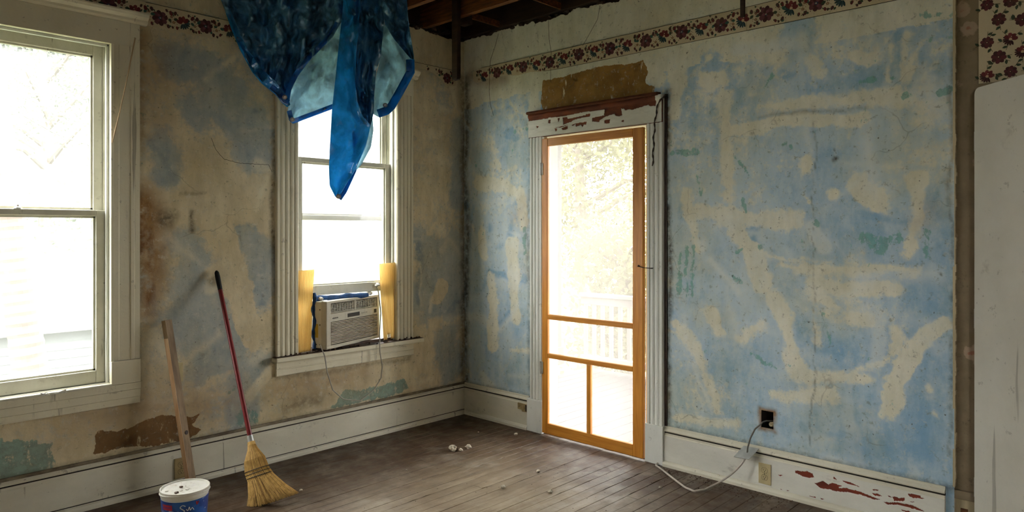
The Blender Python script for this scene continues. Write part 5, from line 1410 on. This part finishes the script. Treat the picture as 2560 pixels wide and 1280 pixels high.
# ---- broom leaning on the left wall
top = Vector((-2.014, -.030, 1.216)); foot = Vector((-1.945, -.575, .0))
cp = AT(623, 1092, 0); 
def pt_on(px, py, A_, B_):        # point of the broom's axis seen at that row
    best = min((abs((lambda P: HY - F * (P.z - H) / ((P.x - CAM[0]) * VX + (P.y - CAM[1]) * VY))(A_.lerp(B_, t)) - py), t) for t in np.linspace(0, 1, 400)); return best[1]
foot = Vector((*FL(660, 1264), .0))
broom = thing('corn_broom', 'corn broom with a dark red handle leaning upside up against the tan wall', 'broom', foot)
broom['label'] = 'straw corn broom with a dark red handle leaning against the tan wall'
ax = (foot - top).normalized()
t_f = pt_on(0, 1090, top, foot); ferr = top.lerp(foot, t_f)
t_g = pt_on(0, 725, top, foot)
M['red_handle'] = paint('dark_red_enamel', (.21, .020, .022), c2=(.15, .014, .016), amount=.3, scale=12, rough=.35)
M['black_rubber'] = plain('black_rubber', (.015, .015, .015), .6)
M['straw'] = wood('broom_straw', (.80, .52, .17), (.62, .37, .10), (1, 1, 1), 40, rough=.6)
M['straw2'] = wood('broom_straw_dark', (.40, .22, .06), (.22, .11, .03), (1, 1, 1), 30, rough=.6)
obj('handle', MB().tube([top.lerp(foot, t_g * .9), ferr], .0125, 14), 'red_handle', broom, True)
g1 = top.lerp(foot, t_g)
obj('grip', MB().tube([top, top.lerp(foot, .008), top.lerp(foot, .03), g1], [.006, .0125, .0145, .0125], 14), 'black_rubber', broom, True)
e1 = ferr + ax * .030
obj('ferrule', MB().tube([ferr - ax * .004, ferr + ax * .01, e1], [.015, .016, .0165], 16), 'zinc', broom, True)
side = Vector((RX, RY, 0)); side = (side - ax * side.dot(ax)).normalized(); nrm = side.cross(ax).normalized()
Lh = (foot - e1).length
def spread_w(t):   # half width of the head along its length
    return float(np.interp(t, [0, .05, .12, .25, .40, .55, .75, 1.0], [.017, .020, .026, .052, .063, .066, .088, .132]))
def thick(t): return float(np.interp(t, [0, .1, .3, .5, 1.0], [.017, .022, .034, .024, .022]))
skew = lambda t, u: .012 * t + (.050 * max(0, t - .45) / .55 if True else 0)
def hd_pt(t, u, v, ext=0.0):
    w = spread_w(t); c = e1 + ax * (Lh * t)
    return c + side * (u * w + skew(t, u) - .012 * t) + nrm * (v * thick(t))
# solid core of bound straw
vs = []; fs = []; n = 28; rows = 18
for j in range(rows + 1):
    t = .0 + .62 * j / rows
    for k in range(n):
        a_ = 2 * math.pi * k / n; vs.append(hd_pt(t, .93 * math.cos(a_), .9 * math.sin(a_)))
for j in range(rows):
    for k in range(n): fs.append((j * n + k, j * n + (k + 1) % n, (j + 1) * n + (k + 1) % n, (j + 1) * n + k))
fs += [tuple(range(n)), tuple(rows * n + k for k in range(n))[::-1]]
obj('straw_core', MB().add(vs, fs), 'straw2', broom, True)
b = MB(); b3 = MB(); rr = random.Random(3)
for k in range(2200):
    a_ = rr.uniform(0, 2 * math.pi); q = 1.0 if k % 4 else rr.random() ** .5
    u, v = math.cos(a_) * q, math.sin(a_) * q
    if k % 3 == 0: u = rr.uniform(-1, 1); v = (1 if rr.random() < .7 else -1) * math.sqrt(max(0, 1 - u * u))
    t1 = rr.uniform(.93, 1.0); u2 = u + rr.uniform(-.05, .05); r0 = rr.uniform(.0009, .0017)
    P = [hd_pt(0.02, u * .9, v), hd_pt(.12, u, v), hd_pt(.28, u, v), hd_pt(.45, u, v), hd_pt(.58, u, v), hd_pt(.8, u2, v + rr.uniform(-.15, .15)), hd_pt(t1, u2 + rr.uniform(-.04, .04), v + rr.uniform(-.3, .3))]
    for p_ in P: p_.z = max(p_.z, .002)
    (b if k % 3 else b3).tube(P, [r0] * 5 + [r0 * .9, r0 * .5], 3, False)
o = obj('bristles', b, 'straw', broom); o['kind'] = 'stuff'
o = obj('dark_bristles', b3, 'straw2', broom); o['kind'] = 'stuff'
b = MB(); b.tube([hd_pt(.0, 0, 0), hd_pt(.055, 0, 0)], [.019, .022], 16); obj('straw_collar', b, 'straw', broom, True)
for t in (.44, .49, .545):
    pts = [hd_pt(t, 1.03 * math.cos(2 * math.pi * k / 36), 1.12 * math.sin(2 * math.pi * k / 36)) for k in range(37)]
    obj('stitching', MB().tube(pts, .0018, 5), 'black_rubber', broom)

# ---- board leaning beside it
tl_ = LW(391, 799, -.012); tr_ = LW(413, 796, -.012)
M['board'] = wood('weathered_board', (.27, .18, .09), (.17, .105, .05), (6, 6, .7), 6)
M['board_edge'] = wood('fresh_lit_edge', (.72, .50, .30), (.60, .36, .19), (6, 6, .7), 6)  # fresh wood tone with the window light on it painted in
bt = Vector((-2.312, -.045, .952)); bf = Vector((*FL(476, 1228), .0))
lb = thing('leaning_board', 'narrow raw timber board leaning on the tan wall behind the bucket', 'board', bf)
d = (bf - bt).normalized(); wv = Vector((.85, .5, 0)); wv = (wv - d * wv.dot(d)).normalized(); tv = d.cross(wv).normalized()
if tv.y > 0: tv = -tv
def slab(c0, c1, w0, w1, t0, t1, nm, m):
    P = [c0 + wv * w0 + tv * t0, c0 + wv * w1 + tv * t0, c0 + wv * w1 + tv * t1, c0 + wv * w0 + tv * t1, c1 + wv * w0 + tv * t0, c1 + wv * w1 + tv * t0, c1 + wv * w1 + tv * t1, c1 + wv * w0 + tv * t1]
    obj(nm, MB().add(P, [(0, 3, 2, 1), (4, 5, 6, 7), (0, 1, 5, 4), (1, 2, 6, 5), (2, 3, 7, 6), (3, 0, 4, 7)]), m, lb)
slab(bt, bf, -.026, .026, .001, .026, 'face', 'board')
slab(bt + d * .10, bf, -.0275, -.0255, .001, .026, 'lit_sawn_edge', 'board_edge')
obj('knot', MB().tube([bt.lerp(bf, .66) + tv * .0275 + wv * .005, bt.lerp(bf, .66) + tv * .0292 + wv * .005], .012, 12), 'old_wood', lb)

# ---- plastic pail of filler
bc = (-2.432, -.630, 0.0)
pail = thing('plastic_pail', 'white plastic pail of filler with a blue label in front of the leaning board', 'bucket', bc)
M['pail'] = paint('white_polythene', (.70, .68, .60), c2=(.62, .60, .52), amount=.2, scale=10, rough=.4)
R0, R1, HH = .092, .108, .205
obj('body', MB().lathe([(0, 0), (R0, 0), (R0 + .001, .004), (R0 + .0145, .172), (R0 + .0165, .174), (R0 + .0165, .187), (R1, .19), (R1 + .004, .196), (R1 + .004, HH), (R1 - .001, HH), (R1 - .004, .198)], bc, 48), 'pail', pail, True)
def label_mat():
    n = NT('blue_pail_label')
    c = n.mix(n.step(n.noise(12, 3), .45, .6), (.010, .045, .22), (.02, .10, .36))
    w_ = n.step(n.noise(16, 4, .6, stretch=(1, 1, 2)), .60, .66); c = n.mix(n.math('MULTIPLY', w_, .7), c, (.45, .50, .58))
    n.bsdf(c, .35); return n.m
M['pail_label'] = label_mat(); M['red_ink'] = plain('red_ink', (.42, .02, .03), .4); M['white_ink'] = plain('white_ink', (.72, .72, .70), .4)
def band(z0, z1, a0, a1, off, m, nm, p, n=40, wob=0.0):
    vs = []; fs = []
    for i in range(n + 1):
        t = a0 + (a1 - a0) * i / n
        for z in (z0, z1):
            r_ = R0 + .0015 + .012 * (z / .155) + off; zz = z + wob * math.sin(i * 1.3)
            vs.append((bc[0] + r_ * math.cos(t), bc[1] + r_ * math.sin(t), zz))
    for i in range(n): fs.append((2 * i, 2 * i + 2, 2 * i + 3, 2 * i + 1))
    return obj(nm, MB().add(vs, fs), m, p, True)
toC = math.atan2(CAM[1] - bc[1], CAM[0] - bc[0])
lab_ = band(.030, .166, toC - 1.7, toC + 1.7, .0012, 'pail_label', 'label', pail, 60)
band(.126, .152, toC - 1.12, toC - .55, .0020, 'red_ink', 'red_flash', lab_, 16, .001)
for k in range(6): band(.136, .143, toC - 1.06 + k * .08, toC - 1.02 + k * .08, .0026, 'pail_label', 'flash_letter', lab_, 2)
def script(pts, m, r=.0016):
    P = []
    for (t, z) in pts:
        z += .022
        r_ = R0 + .003 + .012 * z / .155; P.append((bc[0] + r_ * math.cos(toC + t), bc[1] + r_ * math.sin(toC + t), z))
    obj('script_stroke', MB().tube(smooth(P, 5), r, 5), m, lab_)
script([(.02, .122), (-.10, .128), (-.20, .118), (-.10, .108), (-.02, .100), (-.14, .090), (-.28, .098), (-.36, .094)], 'white_ink', .0022)
script([(.05, .108), (.12, .100), (.18, .116), (.22, .100), (.30, .110), (.38, .098)], 'white_ink', .0018)
script([(.48, .136), (.52, .120), (.58, .134)], 'red_ink', .003)
def filler_mat():
    n = NT('dried_filler'); g = n.noise(18, 7, .65)
    c = n.mix(n.step(g, .36, .62), (.72, .70, .66), (.60, .56, .48)); c = n.mix(n.step(n.noise(22, 6, .7), .60, .68), c, (.30, .19, .09)); n.bsdf(c, .8, n.bump(g, .5, .01)); return n.m
M['filler'] = filler_mat()
vs = [(bc[0], bc[1], .197)]; fs = []; rr = random.Random(9); nr = 8; na = 40
for j in range(1, nr + 1):
    for k in range(na):
        t = 2 * math.pi * k / na; r_ = (R1 - .003) * j / nr; vs.append((bc[0] + r_ * math.cos(t), bc[1] + r_ * math.sin(t), .197 + (rr.uniform(-.003, .004) if j < nr else -.001)))
for k in range(na): fs.append((0, 1 + k, 1 + (k + 1) % na))
for j in range(nr - 1):
    for k in range(na): fs.append((1 + j * na + k, 1 + (j + 1) * na + k, 1 + (j + 1) * na + (k + 1) % na, 1 + j * na + (k + 1) % na))
lid = obj('lid', MB().add(vs, fs), 'filler', pail, True)
P3 = [(bc[0] + (R1 + .004) * math.cos(t), bc[1] + (R1 + .004) * math.sin(t), .186 + .010 * math.sin((t - toC) * 1.0 + 1.57)) for t in np.linspace(toC - 1.75, toC + 1.75, 40)]
hl = obj('handle', MB().tube(P3, .0028, 7), 'pail', pail, True)
for k in range(5):
    t = rr.uniform(0, 6.28); q = rr.uniform(.02, .09); b = MB().lump((bc[0] + q * math.cos(t), bc[1] + q * math.sin(t), .196), rr.uniform(.006, .012), 60 + k, .5); obj('filler_chip', b, 'debris' if k % 2 else 'filler', lid)

# ---- crumbs of plaster on the floor
M['chalk'] = plain('plaster_chunk', (.62, .55, .42), .9, 0, .35, 30)
for i, (px, py, r, lab) in enumerate(((1132, 1126, .026, 'large crumbled plaster lump on the dark floor toward the corner'), (1152, 1127, .014, 'small plaster bit touching the large lump near the corner'), (1170, 1121, .020, 'rounded plaster lump right of the large one near the corner'),
        (1258, 1221, .014, 'flat plaster chip in the middle of the floor'), (1375, 1231, .014, 'pinkish plaster pebble nearest the camera on the floor'), (1346, 1180, .012, 'white curled flake on the floor before the screen door'),
        (752, 1228, .010, 'tiny white crumb beside the broom straw'), (1196, 1081, .006, 'tiny pale crumb in the dark corner'), (1016, 1176, .006, 'tiny crumb on the floor in front of the air conditioner'), (1290, 1088, .014, 'pale splinter on the floor near the door plinth'), (1650, 1221, .010, 'white flake on the boards by the floor cable'))):
    x, y = FL(px, py)
    b = MB()
    for k in range(3 if r > .015 else 1): b.lump((x + rnd.uniform(-1, 1) * r * .8 * (k > 0), y + rnd.uniform(-1, 1) * r * .8 * (k > 0), -.002), r * (1 if k == 0 else .6), 400 + i * 5 + k, .7)
    tag(obj('plaster_chunk', b, 'chalk'), lab, 'plaster', 'plaster crumbs on the floor')
b = MB(); rr = random.Random(12)
for k in range(420):
    if k < 230:
        y = rr.uniform(-2.65, -1.86); x = -.045 - abs(rr.gauss(0, .07))
    else: x, y = rr.uniform(-2.3, -.1), rr.uniform(-2.2, -.15)
    b.lump((x, y, -.001), rr.uniform(.0015, .004 if k < 230 else .0028), k, .6)
o = obj('floor_grit', b, 'debris'); tag(o, 'fine dark grit along the baseboard and across the floor', 'grit', kind='stuff')
